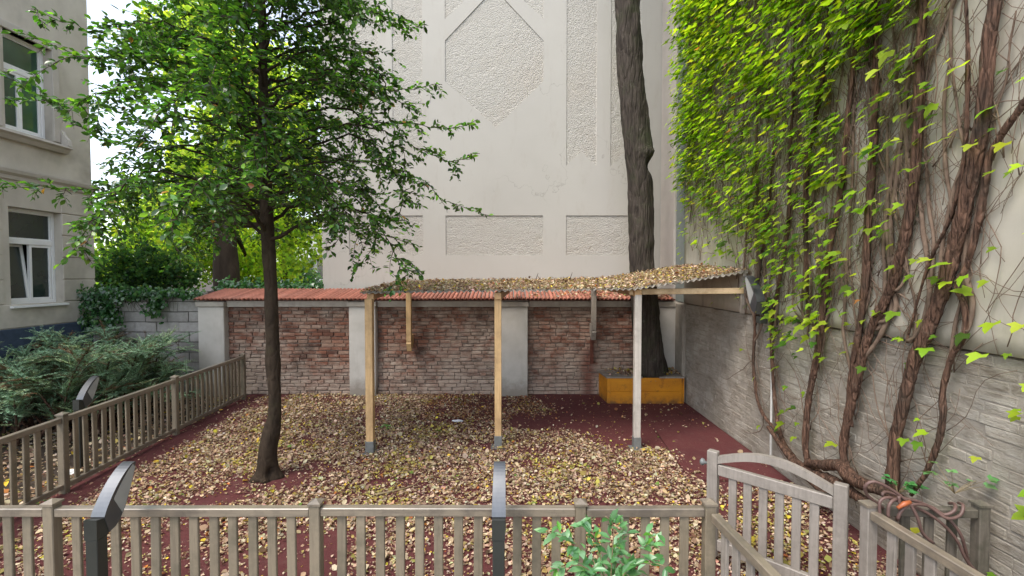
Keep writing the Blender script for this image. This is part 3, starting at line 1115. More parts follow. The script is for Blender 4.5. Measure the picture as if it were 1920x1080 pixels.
# ------------------------------------------------------------------ big trunk
tree1 = thing('tall_tree', 'tall bare dark trunk with a hollow rising from the yellow planter', 'tree', (2.55, 8.32, 0))
TY = 8.33
rows = [(1150, 1193, -120), (1154, 1198, 0), (1156, 1202, 75), (1160, 1206, 150), (1164, 1212, 200), (1168, 1219, 250), (1172, 1223, 290), (1175.5, 1223, 320), (1177, 1223, 350), (1179, 1225, 420), (1181, 1226, 508),
        (1184, 1231, 560), (1189, 1240, 640), (1196, 1251, 690), (1193, 1255, 705)]
path = []; rad = []
for (a, b, y) in rows[::-1]:
    A, B = PY(a, y, TY), PY(b, y, TY)
    path.append((A + B) / 2); rad.append((B.x - A.x) / 2)
path.insert(0, path[0] + Vector((0, .02, -.09))); rad.insert(0, rad[0])
path = [p + Vector((0, .05 * min(1, max(0, (1.2 - p.z))), 0)) for p in path]
top = path[-1] + Vector((-.12, .0, 1.6)); path.append(top); rad.append(rad[-1] * .86)
pp = resample(path, .045)
cum = lambda P: [0] + list(np.cumsum([(P[i + 1] - P[i]).length for i in range(len(P) - 1)]))
rr = np.interp([p.z for p in pp], [p.z for p in path], rad)
rr = np.minimum(rr, np.where(np.array([p.z for p in pp]) < .5, .26, 9))
HC = PY(1216, 312, TY)


def hollow(p, d, r):
    q = p - HC
    fr = -d.y * .75 + d.x * .66
    if fr > 0:
        k = math.exp(-((q.z) / .13) ** 2 - ((q.x - .02) / .085) ** 2) * fr
        br = math.exp(-((q.z - .20) / .09) ** 2) * max(0, fr) ** 2
        return p - d * (.15 * k) + d * (.045 * br)
    return p


mb = MB().tube(pp, list(rr), 40, .13, 7, 0, hollow)
mb.build('trunk', M['bark'], tree1, True)
tp = pp[-1]
for k in range(7):
    az = k * .9 + .4
    dr = Vector((math.cos(az), math.sin(az), .75))
    pts = [tp + Vector((0, 0, -.2)), tp + dr * .9 + Vector((0, 0, .2)), tp + dr * 1.9 + Vector((0, 0, .7))]
    pq = resample(pts, .3)
    MB().tube(pq, lerp_list([.1, .06, .03], len(pq)), 8, .1).build('branch', M['bark'], tree1, True)
n = 2600
c0 = RNG.normal(size=(40, 3)) * np.array([1.3, 1.1, .9]) + np.array([tp.x, tp.y + .2, tp.z + 2.4])
P = c0[RNG.integers(0, 40, n)] + RNG.normal(0, .3, (n, 3))
scatter('foliage', [oval_leaf(), oval_leaf(.05, .1)], P, rnd_dirs(n), rnd_dirs(n) + [0, 0, .8], RNG.uniform(.07, .11, n), palette(n, [(.07, .13, .02), (.12, .17, .02)], [1, 1]), M['farleaf'], tree1)

# ------------------------------------------------------------------ young leafy tree
yt = thing('leafy_tree', 'young tree with slim brown trunk and wide dark green crown standing in the leaves', 'tree', (-2.76, 5.1, 0))
YY = 5.1
rows = [(478, 526, 905), (483, 522, 880), (484, 520, 850), (487, 522, 828), (494, 526, 808), (501, 527, 785), (504, 527, 740), (498, 525, 690), (498, 523, 620), (496, 520, 540), (491, 517, 480), (487, 512, 400), (485, 508, 300), (484, 503, 200), (485, 500, 60), (484, 498, -30)]
path = []; rad = []
for (a, b, y) in rows:
    A, B = PY(a, y, YY), PY(b, y, YY)
    path.append((A + B) / 2); rad.append((B.x - A.x) / 2 * .92)
path[0].z = 0.0
path.append(path[-1] + Vector((.05, .05, .8))); rad.append(.03)
path.append(path[-1] + Vector((-.04, .0, .6))); rad.append(.012)
pp = resample(path, .05)
rr = np.interp([p.z for p in pp], [p.z for p in path], rad)


def foot(p, d, r):
    if p.z < .35:
        a = math.atan2(d.y, d.x)
        p = p + d * (.03 * math.exp(-p.z / .09) * (1.0 + .9 * math.sin(a * 5 + 1.3)))
        q_ = (p.z - .07) / .06
        k_ = math.exp(-q_ * q_ - ((a + 1.0) / .42) ** 2)
        p = p - d * .10 * k_
    return p


tm = MB().tube(pp, list(rr), 28, .17, 9, 3, foot)
tm.build('trunk', M['youngbark'], yt, True)
TRZ = [p.z for p in pp]


def trunk_at(z):
    i = int(np.clip(np.searchsorted(TRZ, z), 0, len(pp) - 1))
    return pp[i].copy()


rb = random.Random(5)
twigs = MB()
LP, LU, LN, LS = [], [], [], []


def leafy(pts, r0, dens=.029, sz=.05, start=.12):
    """leaves in two ranks along a twig"""
    pts = resample(pts, .03)
    L = sum((pts[i + 1] - pts[i]).length for i in range(len(pts) - 1))
    n = max(3, int(L / dens))
    for k in range(n):
        t = start + (1 - start) * k / n
        i = min(int(t * (len(pts) - 1)), len(pts) - 2)
        d = (pts[i + 1] - pts[i]).normalized()
        side = d.cross(Vector((0, 0, 1)))
        side = side.normalized() if side.length > .01 else Vector((1, 0, 0))
        s = 1 if k % 2 else -1
        u = (d * rb.uniform(.4, .9) + side * s * rb.uniform(.5, 1) + Vector((rb.gauss(0, .25), rb.gauss(0, .25), rb.gauss(-.05, .3))))
        nn = Vector((rb.gauss(0, .45), rb.gauss(0, .45), 1))
        LP.append(pts[i] + side * s * .004); LU.append(u); LN.append(nn); LS.append(sz * rb.uniform(.6, 1.25))


def limb(pts, r0, dens_s=.085, reach=.62, leafsz=.070, bare=.18):
    pts = resample(pts, .08)
    m_ = len(pts)
    for i in range(1, m_):
        pts[i] = pts[i] + Vector((rb.gauss(0, .012), rb.gauss(0, .012), rb.gauss(0, .012)))
    MB().tube(pts, lerp_list([r0, r0 * .6, r0 * .3, .003], m_), 6).build('branch', M['youngbark'], yt, True)
    L = .08 * m_
    ns = max(3, int(L / dens_s))
    for k in range(ns):
        t = bare + (1 - bare) * (k + rb.random() * .6) / ns
        i = min(int(t * (m_ - 1)), m_ - 2)
        d = (pts[i + 1] - pts[i]).normalized()
        a = rb.uniform(0, 2 * math.pi)
        o1 = d.orthogonal().normalized(); o2 = d.cross(o1)
        out = (o1 * math.cos(a) + o2 * math.sin(a))
        out.z *= .6
        ln = reach * rb.uniform(.45, 1.1) * (1 - .45 * t)
        v = (d * .75 + out).normalized()
        q = [pts[i]]
        for s in range(1, 5):
            q.append(q[-1] + v * ln / 4)
            v = (v + Vector((rb.gauss(0, .14), rb.gauss(0, .14), rb.gauss(-.1, .1)))).normalized()
        twigs.tube(q, lerp_list([max(.004, r0 * .25), .0015], len(q)), 3)
        leafy(q, .004, sz=leafsz)
        for s in range(rb.choice((1, 2, 3))):
            j = rb.randint(1, 3)
            v2 = (q[j] - q[j - 1]).normalized()
            v2 = (v2 + Vector((rb.gauss(0, .7), rb.gauss(0, .7), rb.gauss(-.12, .45)))).normalized()
            l2 = ln * rb.uniform(.35, .65)
            q2 = [q[j], q[j] + v2 * l2 * .5, q[j] + v2 * l2 + Vector((0, 0, -.04))]
            twigs.tube(q2, [.0025, .002, .001], 3)
            leafy(q2, .002, sz=leafsz)
    leafy(pts[int(m_ * .45):], .003, sz=leafsz)


# limbs all the way round the stem
nl = 72
for k in range(nl):
    f = k / (nl - 1)
    z0 = 2.62 + 3.6 * f ** .9
    az = k * 2.39996 + rb.uniform(-.3, .3)
    R_ = (1.9 if f < .6 else 1.9 - 1.7 * (f - .6)) * rb.uniform(.8, 1.1)
    b0 = trunk_at(z0)
    d = Vector((math.cos(az), math.sin(az), 0))
    R_ *= .95 if d.x < -.2 else (.8 if d.x > .3 else 1)
    if d.y < -.3:
        R_ *= .86
    rise = rb.uniform(.15, .5) if f < .5 else rb.uniform(.3, .7)
    drop = (.72 if f < .35 else .25) * rb.uniform(.4, 1.1)
    pts = [b0, b0 + d * R_ * .35 + Vector((0, 0, rise * .7)), b0 + d * R_ * .7 + Vector((0, 0, rise * .8)), b0 + d * R_ + Vector((0, 0, rise * .8 - drop))]
    limb(pts, .024 - .010 * f)


def limb_px(rows_, r0, **kw):
    limb([PY(a, b, y) for a, b, y in rows_], r0, **kw)


limb_px([(492, 330, 5.1), (340, 345, 5.0), (180, 356, 4.9), (60, 350, 4.85), (-40, 352, 4.8)], .018, reach=.34, dens_s=.17, bare=.3)
limb_px([(488, 240, 5.1), (330, 275, 4.9), (190, 258, 4.7), (90, 195, 4.55), (-30, 120, 4.4)], .016, reach=.30, dens_s=.17, bare=.35)
limb_px([(486, 120, 5.1), (330, 90, 4.9), (180, 60, 4.7), (60, 15, 4.6)], .016, reach=.4, dens_s=.15, bare=.3)
limb_px([(486, 210, 5.1), (300, 230, 5.0), (170, 190, 4.85), (20, 185, 4.7)], .014, reach=.26, dens_s=.2, bare=.4)
limb_px([(490, 380, 5.1), (330, 410, 5.2), (200, 400, 5.3), (130, 420, 5.3)], .012, reach=.38, dens_s=.16, bare=.3)
limb_px([(495, 260, 5.1), (640, 235, 5.0), (760, 232, 4.9), (850, 240, 4.85), (896, 222, 4.8)], .017, reach=.34, dens_s=.16, bare=.25)
limb_px([(495, 300, 5.1), (650, 235, 5.0), (760, 265, 5.0), (840, 300, 4.9), (898, 288, 4.9)], .016, reach=.34, dens_s=.16, bare=.25)
limb_px([(497, 330, 5.1), (640, 300, 5.1), (770, 325, 5.0), (840, 378, 5.0), (915, 404, 5.0)], .013, reach=.20, dens_s=.20, bare=.3)
limb_px([(492, 170, 5.1), (640, 130, 5.0), (740, 170, 4.9), (828, 158, 4.9)], .015, reach=.34, dens_s=.16, bare=.25)
limb_px([(495, 230, 5.1), (690, 130, 5.1), (735, 230, 5.1), (760, 310, 5.1), (745, 420, 5.1)], .015, reach=.42, dens_s=.14, bare=.3)
limb_px([(497, 350, 5.1), (600, 330, 5.0), (680, 390, 5.0), (705, 450, 5.0), (660, 515, 5.0)], .012, reach=.34, dens_s=.16, bare=.3)
limb_px([(490, 60, 5.1), (620, 40, 5.1), (720, 20, 5.1), (790, 55, 5.1)], .014, reach=.32, dens_s=.2, bare=.35)
limb_px([(497, 390, 5.1), (580, 390, 4.9), (640, 430, 4.8), (610, 480, 4.8)], .011, reach=.4, dens_s=.15, bare=.2)
limb_px([(496, 400, 5.1), (420, 410, 4.9), (360, 440, 4.8), (330, 480, 4.8)], .011, reach=.38, dens_s=.15, bare=.2)
twigs.build('twigs', M['twig'], yt, kind='stuff')
n = len(LP)
scatter('foliage', [oval_leaf(.10, .06, .52), oval_leaf(.03, .12, .6), oval_leaf(.16, .0, .5), oval_leaf(.06, -.08, .56)], LP, LU, LN, LS,
        palette(n, [(.050, .115, .026), (.072, .155, .032), (.16, .30, .05), (.034, .08, .022), (.30, .15, .05)], [4, 4, 2.2, 3, .06], .28), M['leaf'], yt)

# ------------------------------------------------------------------ trees beyond the wall
def far_tree(name, label, x, y, tr_h, tr_r, blobs, nleaf, lsz, cols, wts, lean=(0, 0)):
    t = thing(name, label, 'tree', (x, y, 0), 'trees beyond the garden wall')
    pts = [Vector((x, y, 0)), Vector((x + lean[0] * .3, y, tr_h * .4)), Vector((x + lean[0], y + lean[1], tr_h))]
    q = resample(pts, .3)
    MB().tube(q, lerp_list([tr_r * 1.15, tr_r, tr_r * .7], len(q)), 14, .12, 4).build('trunk', M['farbark'], t, True)
    br = MB()
    top_ = q[-1]
    P = []; 
    tot = sum(b[3] ** 2 for b in blobs)
    for (bx, by, bz, r_) in blobs:
        c_ = Vector((bx, by, bz))
        s = q[int(len(q) * .7)]
        br.tube(resample([s, (s + c_) / 2 + Vector((0, 0, .3)), c_], .4), lerp_list([tr_r * .4, .03], len(resample([s, (s + c_) / 2 + Vector((0, 0, .3)), c_], .4))), 5)
        m_ = int(nleaf * r_ ** 2 / tot)
        cl = RNG.normal(size=(26, 3)); cl = cl / np.linalg.norm(cl, axis=1, keepdims=True) * RNG.uniform(.35, 1, (26, 1)) * r_
        P.append(np.array(c_) + cl[RNG.integers(0, 26, m_)] + RNG.normal(0, r_ * .17, (m_, 3)))
    br.build('limbs', M['farbark'], t, True, kind='stuff')
    P = np.concatenate(P); n_ = len(P)
    scatter('foliage', [oval_leaf(.1, .1, .7), oval_leaf(.02, .2, .8)], P, rnd_dirs(n_) + [0, 0, -.3], rnd_dirs(n_) + [0, 0, .7], RNG.uniform(lsz * .6, lsz * 1.3, n_), palette(n_, cols, wts, .2), M['farleaf'], t)
    return t


lime = [(.42, .56, .07), (.56, .66, .09), (.28, .42, .06), (.12, .22, .04)]
b = PY(430, 540, 11.6)
far_tree('background_tree', 'thick leaning trunk with yellow green crown behind the block wall', b.x, 11.6, 4.6, .29,
         [(b.x - .2, 12.4, 5.4, 1.3), (b.x + 1.4, 12, 5.8, 1.2), (b.x - 1.2, 12.2, 4.6, 1.0), (b.x + .4, 12.6, 7.2, 1.4), (b.x + 1.9, 12.8, 7.6, 1.3), (b.x - 1.0, 12.5, 8.6, 1.2), (b.x + 2.2, 12.6, 4.2, .9), (b.x - 1.3, 12.3, 3.3, .9), (b.x + 1.2, 13, 3.2, 1.0), (b.x - .3, 13, 2.6, .8)], 13000, .14, lime, [3, 3, 3, 1], (-.15, 0))
b = PY(300, 540, 17)
far_tree('background_tree', 'tallest pale green tree far behind the house corner', b.x, 17, 5, .25,
         [(b.x + .2, 17, 4.4, 1.5), (b.x + 1.8, 17.5, 6.2, 1.8), (b.x + 2.8, 17, 9, 2.0), (b.x + 1.2, 17, 11, 1.6), (b.x + 3, 17.5, 4, 1.5)], 10000, .2, lime, [3, 2, 3, 1])
b = PY(555, 540, 15)
far_tree('background_tree', 'lime green tree with low branches beside the tall pale wall', b.x - .3, 15, 4, .2,
         [(b.x - .9, 15, 2.7, .9), (b.x - .3, 15, 3.9, 1.0), (b.x - 1.6, 15.5, 4.6, 1.2), (b.x - .4, 15.3, 5.9, 1.3), (b.x - 1.0, 15.3, 8.2, 1.5), (b.x - .2, 14.8, 1.9, .5)], 11000, .13, [(.46, .62, .07), (.60, .70, .09), (.26, .42, .06)], [3, 3, 2])
b = PY(585, 540, 19)
far_tree('background_tree', 'small blue green conifer in front of the distant white house', b.x, 19, 2.0, .1,
         [(b.x, 19, 1.6, .55), (b.x - .6, 19.3, 2.3, .8), (b.x - .2, 19, 1.9, .6)], 2200, .13, [(.12, .22, .12), (.2, .3, .17)], [1, 1])
b = PY(255, 520, 10.2)
far_tree('background_shrub', 'dark green bushy shrub looking over the block wall', b.x, 10.2, 1.9, .08,
         [(b.x, 10.2, 2.5, .55), (b.x + .6, 10.2, 2.6, .5), (b.x - .55, 10.3, 2.3, .5), (b.x + 1.1, 10.1, 2.25, .42), (b.x - .1, 10, 2.05, .4), (b.x + .55, 10, 2.0, .4)], 5200, .085, [(.06, .14, .045), (.09, .18, .05), (.15, .23, .05), (.035, .08, .03)], [4, 3, 1, 3])

b = PY(330, 540, 13.5)
far_tree('background_tree', 'bushy yellow green tree right behind the block wall, left of the thick trunk', b.x, 13.5, 2.6, .1,
         [(b.x - 1.9, 13.5, 3.3, .9), (b.x - .9, 13.6, 3.9, 1.0), (b.x + .2, 13.5, 3.3, .9), (b.x + 1.0, 13.8, 2.7, .8), (b.x - 1.0, 13.2, 2.3, .8), (b.x + .3, 14, 4.6, 1.0), (b.x - 2.3, 13.6, 2.3, .7), (b.x + 1.9, 13.5, 2.3, .7)], 9500, .12, [(.36, .52, .07), (.50, .62, .09), (.20, .34, .06), (.09, .18, .04)], [3, 3, 3, 2])
# ivy over the block wall
iv = thing('wall_ivy', 'dark green ivy hanging over the top of the grey block wall', 'ivy', (-7.0, 8.8, 1.9))
P = []
for (a, b_, wd, ht, k) in ((110, 545, 40, 14, 240), (165, 560, 55, 26, 520), (150, 600, 34, 26, 300), (205, 590, 22, 26, 230), (235, 548, 70, 13, 500), (290, 572, 17, 22, 160), (300, 548, 60, 9, 300), (350, 550, 28, 8, 140)):
    for i in range(k):
        P.append(PY(a + random.gauss(0, wd * .5), b_ + random.gauss(0, ht * .5), random.uniform(8.55, 8.86)))
n = len(P); P = np.array(P)
sm = MB()
for i in range(26):
    a = PY(random.uniform(90, 350), 545, 8.84)
    a.x = max(a.x, -8.1)
    q = [a, a + Vector((random.gauss(0, .1), -.05, -.15)), a + Vector((random.gauss(0, .15), -.02, -.4))]
    sm.tube(q, [.006, .005, .002], 4)
sm.build('stems', M['twig'], iv, kind='stuff')
scatter('foliage', [lobed_leaf(), oval_leaf(.1, .1, .8)], P, np.array([0, -.3, -1]) + RNG.normal(0, .5, (n, 3)), np.array([0, -1, .7]) + RNG.normal(0, .5, (n, 3)), RNG.uniform(.045, .09, n),
        palette(n, [(.045, .115, .045), (.07, .15, .05), (.03, .075, .03)], [3, 2, 2]), M['leaf'], iv)
iv2 = thing('wall_ivy', 'low ivy running along behind the ridge of the tiled roof', 'ivy', (-4.9, 9.7, 0))
P = []
for i in range(900):
    P.append((random.uniform(-6.3, -3.95), random.gauss(9.75, .12), 1.98 + abs(random.gauss(0, .1))))
for i in range(400):
    P.append((random.uniform(-6.3, -3.95), 9.75, random.uniform(0, 2.0)))
n = len(P); P = np.array(P)
sm = MB()
for i in range(20):
    x = random.uniform(-6.2, -4)
    sm.tube([(x, 9.8, 0), (x + .1, 9.78, 1), (x - .05, 9.75, 2.0)], [.012, .01, .004], 5)
sm.build('stems', M['twig'], iv2, kind='stuff')
scatter('foliage', [lobed_leaf()], P, np.array([0, -.3, -.6]) + RNG.normal(0, .6, (n, 3)), np.array([0, -.7, .9]) + RNG.normal(0, .5, (n, 3)), RNG.uniform(.06, .1, n),
        palette(n, [(.05, .13, .05), (.09, .2, .07), (.03, .08, .03)], [2, 2, 1]), M['leaf'], iv2)

# ------------------------------------------------------------------ yew shrub behind the left fence
yew = thing('yew_shrub', 'spreading blue green yew shrub behind the left fence', 'shrub', (-6.7, 6.9, 0))
ry = random.Random(9)
yst = MB(); ytw = MB()
NP, NU, NN, NS, NC = [], [], [], [], []


def needle_twig(p, v, ln, col):
    q = [p]
    for s in range(3):
        q.append(q[-1] + v * ln / 3); v = (v + Vector((ry.gauss(0, .1), ry.gauss(0, .1), -.06))).normalized()
    ytw.tube(q, [.003, .0025, .002, .001], 3)
    pts = resample(q, .012)
    for i, a in enumerate(pts[:-1]):
        d = (pts[i + 1] - a).normalized()
        sd = d.cross(Vector((0, 0, 1)))
        sd = sd.normalized() if sd.length > .01 else Vector((1, 0, 0))
        for s in (-1, 1):
            NP.append(a); NU.append(sd * s + d * .6 + Vector((0, 0, ry.gauss(.1, .2)))); NN.append(Vector((ry.gauss(0, .2), ry.gauss(0, .2), 1)))
            NS.append(ry.uniform(.030, .046) * (1.15 - .5 * i / len(pts))); NC.append(col)


for k in range(100):
    bx = ry.uniform(-7.6, -5.7); by = ry.uniform(6.0, 8.0)
    az = ry.uniform(0, 2 * math.pi)
    d = Vector((math.cos(az), math.sin(az), 0))
    if d.x > .3 and bx > -6.1:
        d.x *= .4
    L = ry.uniform(.55, 1.25)
    hh = ry.uniform(.5, 1.3)
    b0 = Vector((bx, by, 0))
    pts = resample([b0, b0 + d * L * .25 + Vector((0, 0, hh * .55)), b0 + d * L * .65 + Vector((0, 0, hh * .95)), b0 + d * L + Vector((0, 0, hh))], .08)
    yst.tube(pts, lerp_list([.022, .012, .004], len(pts)), 5)
    for i in range(3, len(pts) - 1):
        t = i / len(pts)
        for s in range(2 if t < .4 else 3):
            v = (pts[i + 1] - pts[i]).normalized() * .8 + Vector((ry.gauss(0, .6), ry.gauss(0, .6), ry.gauss(.05, .3)))
            v.normalize()
            c_ = ry.choice([(.24, .40, .25), (.32, .49, .30), (.17, .30, .18), (.36, .48, .25)])
            if ry.random() < .12:
                c_ = (.22, .12, .06)
            m0 = pts[i] + (pts[i + 1] - pts[i]) * ry.random()
            l1 = ry.uniform(.16, .36)
            needle_twig(m0, v, l1, c_)
            for s2 in (-1, 1):
                sd = v.cross(Vector((0, 0, 1))).normalized()
                needle_twig(m0 + v * l1 * ry.uniform(.25, .6), (v * .8 + sd * s2 * .8).normalized(), l1 * .55, c_)
yst.build('stems', M['vinebark'], yew, True, kind='stuff')
ytw.build('twigs', M['vinebark'], yew, kind='stuff')
n = len(NP)
NC = np.array(NC) * (1 + RNG.normal(0, .18, (n, 1)))
scatter('foliage', [([(-.14, 0, 0), (.14, 0, 0), (.07, .8, 0), (-.05, 1, 0)], [(0, 1, 2), (0, 2, 3)])], NP, NU, NN, NS, np.clip(NC, .01, .6), M['needle'], yew)

# ------------------------------------------------------------------ fences
PCAP = .082


def post_mesh(mat, h=.80, wd=.068):
    b = MB().box(-wd / 2, wd / 2, -wd / 2, wd / 2, 0, h, .005)
    return b.mesh('post', mat)


def cap_mesh(mat, wd=PCAP):
    s = wd / 2
    v = [(-s, -s, 0), (s, -s, 0), (s, s, 0), (-s, s, 0), (-s, -s, .014), (s, -s, .014), (s, s, .014), (-s, s, .014), (0, 0, .036)]
    return MB().add(v, [(3, 2, 1, 0), (0, 1, 5, 4), (1, 2, 6, 5), (2, 3, 7, 6), (3, 0, 4, 7), (4, 5, 8), (5, 6, 8), (6, 7, 8), (7, 4, 8)]).mesh('post_cap', mat)


FH = .815       # top of the rail above the ground


def make_fence(label, posts, mat_p, mat_r, pitch=.124, pk=.058, h=FH, group=None, skip_posts=()):
    """posts: list of (x, y); a rail and pickets between each pair"""
    ox = sum(p[0] for p in posts) / len(posts); oy = sum(p[1] for p in posts) / len(posts)
    t = thing('picket_fence', label, 'fence', (ox, oy, 0), group)
    pm_, cm_ = post_mesh(mat_p, h + .02), cap_mesh(mat_r)
    km = [MB().box(-pk / 2, pk / 2, -.011, .011, .11, h - .05, .004).mesh('picket', mat_p) for _ in range(3)]
    for i, (x, y) in enumerate(posts):
        if i in skip_posts:
            continue
        j = min(i, len(posts) - 2)
        ang = math.atan2(posts[j + 1][1] - posts[j][1], posts[j + 1][0] - posts[j][0])
        o = bpy.data.objects.new('post', pm_); o.location = (x - ox, y - oy, 0); o.rotation_euler = (0, random.uniform(-.004, .004), ang)
        put(o, t)
        c_ = bpy.data.objects.new('post_cap', cm_); c_.location = (0, 0, h + .021); put(c_, o)
    for (x0, y0), (x1, y1) in zip(posts[:-1], posts[1:]):
        A = Vector((x0, y0, 0)); B = Vector((x1, y1, 0)); d = (B - A).normalized(); L = (B - A).length
        ang = math.atan2(d.y, d.x)
        dz = random.uniform(-.004, .004)
        MB().obox(A + d * .036 + Vector((0, 0, h - .0275 + dz)), B - d * .036 + Vector((0, 0, h - .0275)), .054, .055, bev=.005).build('top_rail', mat_r, t)
        MB().obox(A + d * .036 + Vector((0, 0, .085)), B - d * .036 + Vector((0, 0, .085)), .05, .05, bev=.004).build('bottom_rail', mat_r, t)
        nk = max(1, int(round((L - .07) / pitch)) - 1)
        gap = (L - .068) / (nk + 1)
        for k in range(nk):
            p = A + d * (.034 + gap * (k + 1))
            o = bpy.data.objects.new('picket', km[k % 3])
            o.location = (p.x - ox, p.y - oy, random.uniform(-.002, .002)); o.rotation_euler = (random.uniform(-.006, .006), random.uniform(-.007, .007), ang + random.uniform(-.05, .05))
            put(o, t)
    return t


FY = 2.89
make_fence('long taupe picket fence along the near edge of the leafy play area', [(-4.66, FY), (-2.965, FY), (-1.262, FY), (.442, FY), (1.27, FY)], M['fence'], M['rail'])
make_fence('taupe picket fence running back along the left side to the brick wall', [(fence_x(y), y) for y in (2.99, 4.74, 6.5, 8.37)], M['fence'], M['raily'])
make_fence('short taupe fence coming towards the viewer left of the open gate', [(1.272, 2.85), (1.35, 1.8), (1.42, .75)], M['gate'], M['raily'], skip_posts=(0,))
make_fence('short taupe fence coming towards the viewer right of the gate beside the hose', [(2.285, 2.87), (2.36, 1.8), (2.44, .75)], M['gate'], M['raily'])
make_fence('dark fence end between the gate and the vine wall, hung with hose', [(2.36, 2.90), (3.0, 2.87)], M['darkfence'], M['darkfence'], pitch=.13, skip_posts=(0,))

# gate
GL, GR = Vector((1.61, 3.6, 0)), Vector((2.215, 3.02, 0))
gt = thing('garden_gate', 'open taupe picket gate with an arched top rail and round knob', 'gate', tuple((GL + GR) / 2))
gd = (GR - GL).normalized(); GLn = (GR - GL).length
gang = math.atan2(gd.y, gd.x)


def gp(s, z, off=0):
    return GL + gd * s + Vector((-gd.y, gd.x, 0)) * off + Vector((0, 0, z))


for s, h in ((0.0, .905), (GLn, .905)):
    MB().obox(gp(s, .06), gp(s, h), .08, .06, up=(-gd.y, gd.x, 0), bev=.005).build('stile', M['gate'], gt)
MB().obox(gp(.042, .765), gp(GLn - .042, .765), .045, .085, bev=.005).build('top_rail', M['gate'], gt)
MB().obox(gp(.042, .16), gp(GLn - .042, .16), .045, .085, bev=.005).build('bottom_rail', M['gate'], gt)
am = MB(); ns = 16
for i in range(ns + 1):
    t = i / ns; s = .042 + (GLn - .084) * t
    z = .815 + .10 * math.sin(math.pi * t)
    for (oz, of) in ((0, -.022), (0, .022), (.058, .022), (.058, -.022)):
        am.v.append(gp(s, z + oz, of))
for i in range(ns):
    for k in range(4):
        a = i * 4 + k; b_ = i * 4 + (k + 1) % 4
        am.f.append((a, b_, b_ + 4, a + 4))
am.f += [(3, 2, 1, 0), (ns * 4, ns * 4 + 1, ns * 4 + 2, ns * 4 + 3)]
am.build('arched_rail', M['gate'], gt)
for k in range(6):
    s = .042 + (GLn - .084) * (k + 1) / 7
    MB().obox(gp(s, .2), gp(s, .73), .058, .022, up=(-gd.y, gd.x, 0), bev=.004).build('picket', M['gate'], gt)
kb = MB()
kp = gp(-.045, .79)
kb.tube([kp + Vector(gd) * .02, kp - Vector(gd) * .02, kp - Vector(gd) * .028, kp - Vector(gd) * .045, kp - Vector(gd) * .058], [.012, .012, .026, .03, .014], 14)
kb.build('knob', M['steel'], gt, True)

# ------------------------------------------------------------------ fin lamps
def make_lamp(label, x, y, h, post=True, cat='lamp', k=1.0):
    t = thing('fin_lamp', label, cat, (x, y, 0), 'fin shaped garden lamps')
    wd = .069 * k
    if post:
        MB().box(x - wd / 2, x + wd / 2, y - wd / 2, y + wd / 2, 0, h - .12 * k, .003).build('post', M['lamp'], t)
    MB().prism([(y - wd / 2 - .003, h - .118 * k), (y + wd / 2 + .003, h - .118 * k), (y + wd / 2 + .003, h - .02 * k), (y - wd / 2 - .003, h)], 'x', x - wd / 2 - .003, x + wd / 2 + .003).build('head_collar', M['lamp'], t)
    # fin: a curved blade rising away from the post
    up_ = []
    for i in range(15):
        s = i / 14
        yy = y + k * (.010 + .225 * s ** 1.15)
        zz = h + k * (-.006 + .235 * (1 - (1 - s) ** 1.5))
        up_.append((yy, zz))
    lo_ = []
    for i in range(15):
        s = i / 14
        lo_.append((y + wd / 2 + k * (.006 + .205 * s ** .62), h + k * (-.11 + .335 * s ** 1.35)))
    fw = .041 * k
    fm = MB()
    n_ = 15
    for sx in (-1, 1):
        for (p, q) in zip(up_, lo_):
            wq = fw * (1 - .12 * (p[1] - h) / .23)
            fm.v.append((x + sx * wq, p[0], p[1])); fm.v.append((x + sx * wq, q[0], q[1]))
    o2 = 2 * n_
    for i in range(n_ - 1):
        a = 2 * i
        fm.f += [(a, a + 1, a + 3, a + 2), (o2 + a, o2 + a + 2, o2 + a + 3, o2 + a + 1), (a, a + 2, o2 + a + 2, o2 + a), (a + 1, o2 + a + 1, o2 + a + 3, a + 3)]
    fm.f += [(0, o2, o2 + 1, 1), (o2 - 2, o2 - 1, 2 * o2 - 1, 2 * o2 - 2)]
    fn = fm.build('fin', M['fin'], t)
    # pale light panel let into each side and underneath
    for sx in (-1, 1):
        dm = MB()
        for i in range(4, n_ - 1):
            p, q = Vector(up_[i]), Vector(lo_[i])
            a = p.lerp(q, .14); b_ = p.lerp(q, .95)
            wq = fw * (1 - .12 * (p.y - h) / .23) + .002
            dm.v += [(x + sx * wq, a.x, a.y), (x + sx * wq, b_.x, b_.y)]
        for i in range(n_ - 6):
            f_ = (2 * i, 2 * i + 1, 2 * i + 3, 2 * i + 2)
            dm.f.append(f_ if sx < 0 else f_[::-1])
        child_of_part('light_panel', dm, M['diffuser'], fn, t)
    return t


la = PY(180, 981, 2.6)
make_lamp('black post lamp before the near fence, left of the slim young tree', la.x + .0, 2.6, .905)
make_lamp('black post lamp with silvery fin head at the middle of the near fence', PY(935, 976, 2.6).x, 2.6, .905)
lb = PZ(151, 878)
make_lamp('dark fin lamp half hidden behind the left fence by the yew', lb.x, lb.y, .83)
lw = PX(1440, 575, 3.0)
t = make_lamp('black fin lamp fixed high on the vine wall at the canopy end', 2.93, lw.y, 2.0, post=False, k=1.3)
MB().box(2.94, RX - .03, lw.y - .03, lw.y + .03, 1.86, 1.92, .004).build('bracket', M['lamp'], t)
MB().box(2.885, 2.975, lw.y - .045, lw.y + .045, 1.74, 1.818, .004).build('lamp_base', M['lamp'], t)
cp = MB().tube(resample([(3.03, lw.y - .02, 1.81), (3.04, lw.y - .03, 1.2), (3.045, lw.y - .03, .12)], .1), .014, 8)
tag(cp.build('cable_conduit', M['pipe'], smooth=True), 'thin white conduit pipe running down the wall below the lamp', 'pipe')

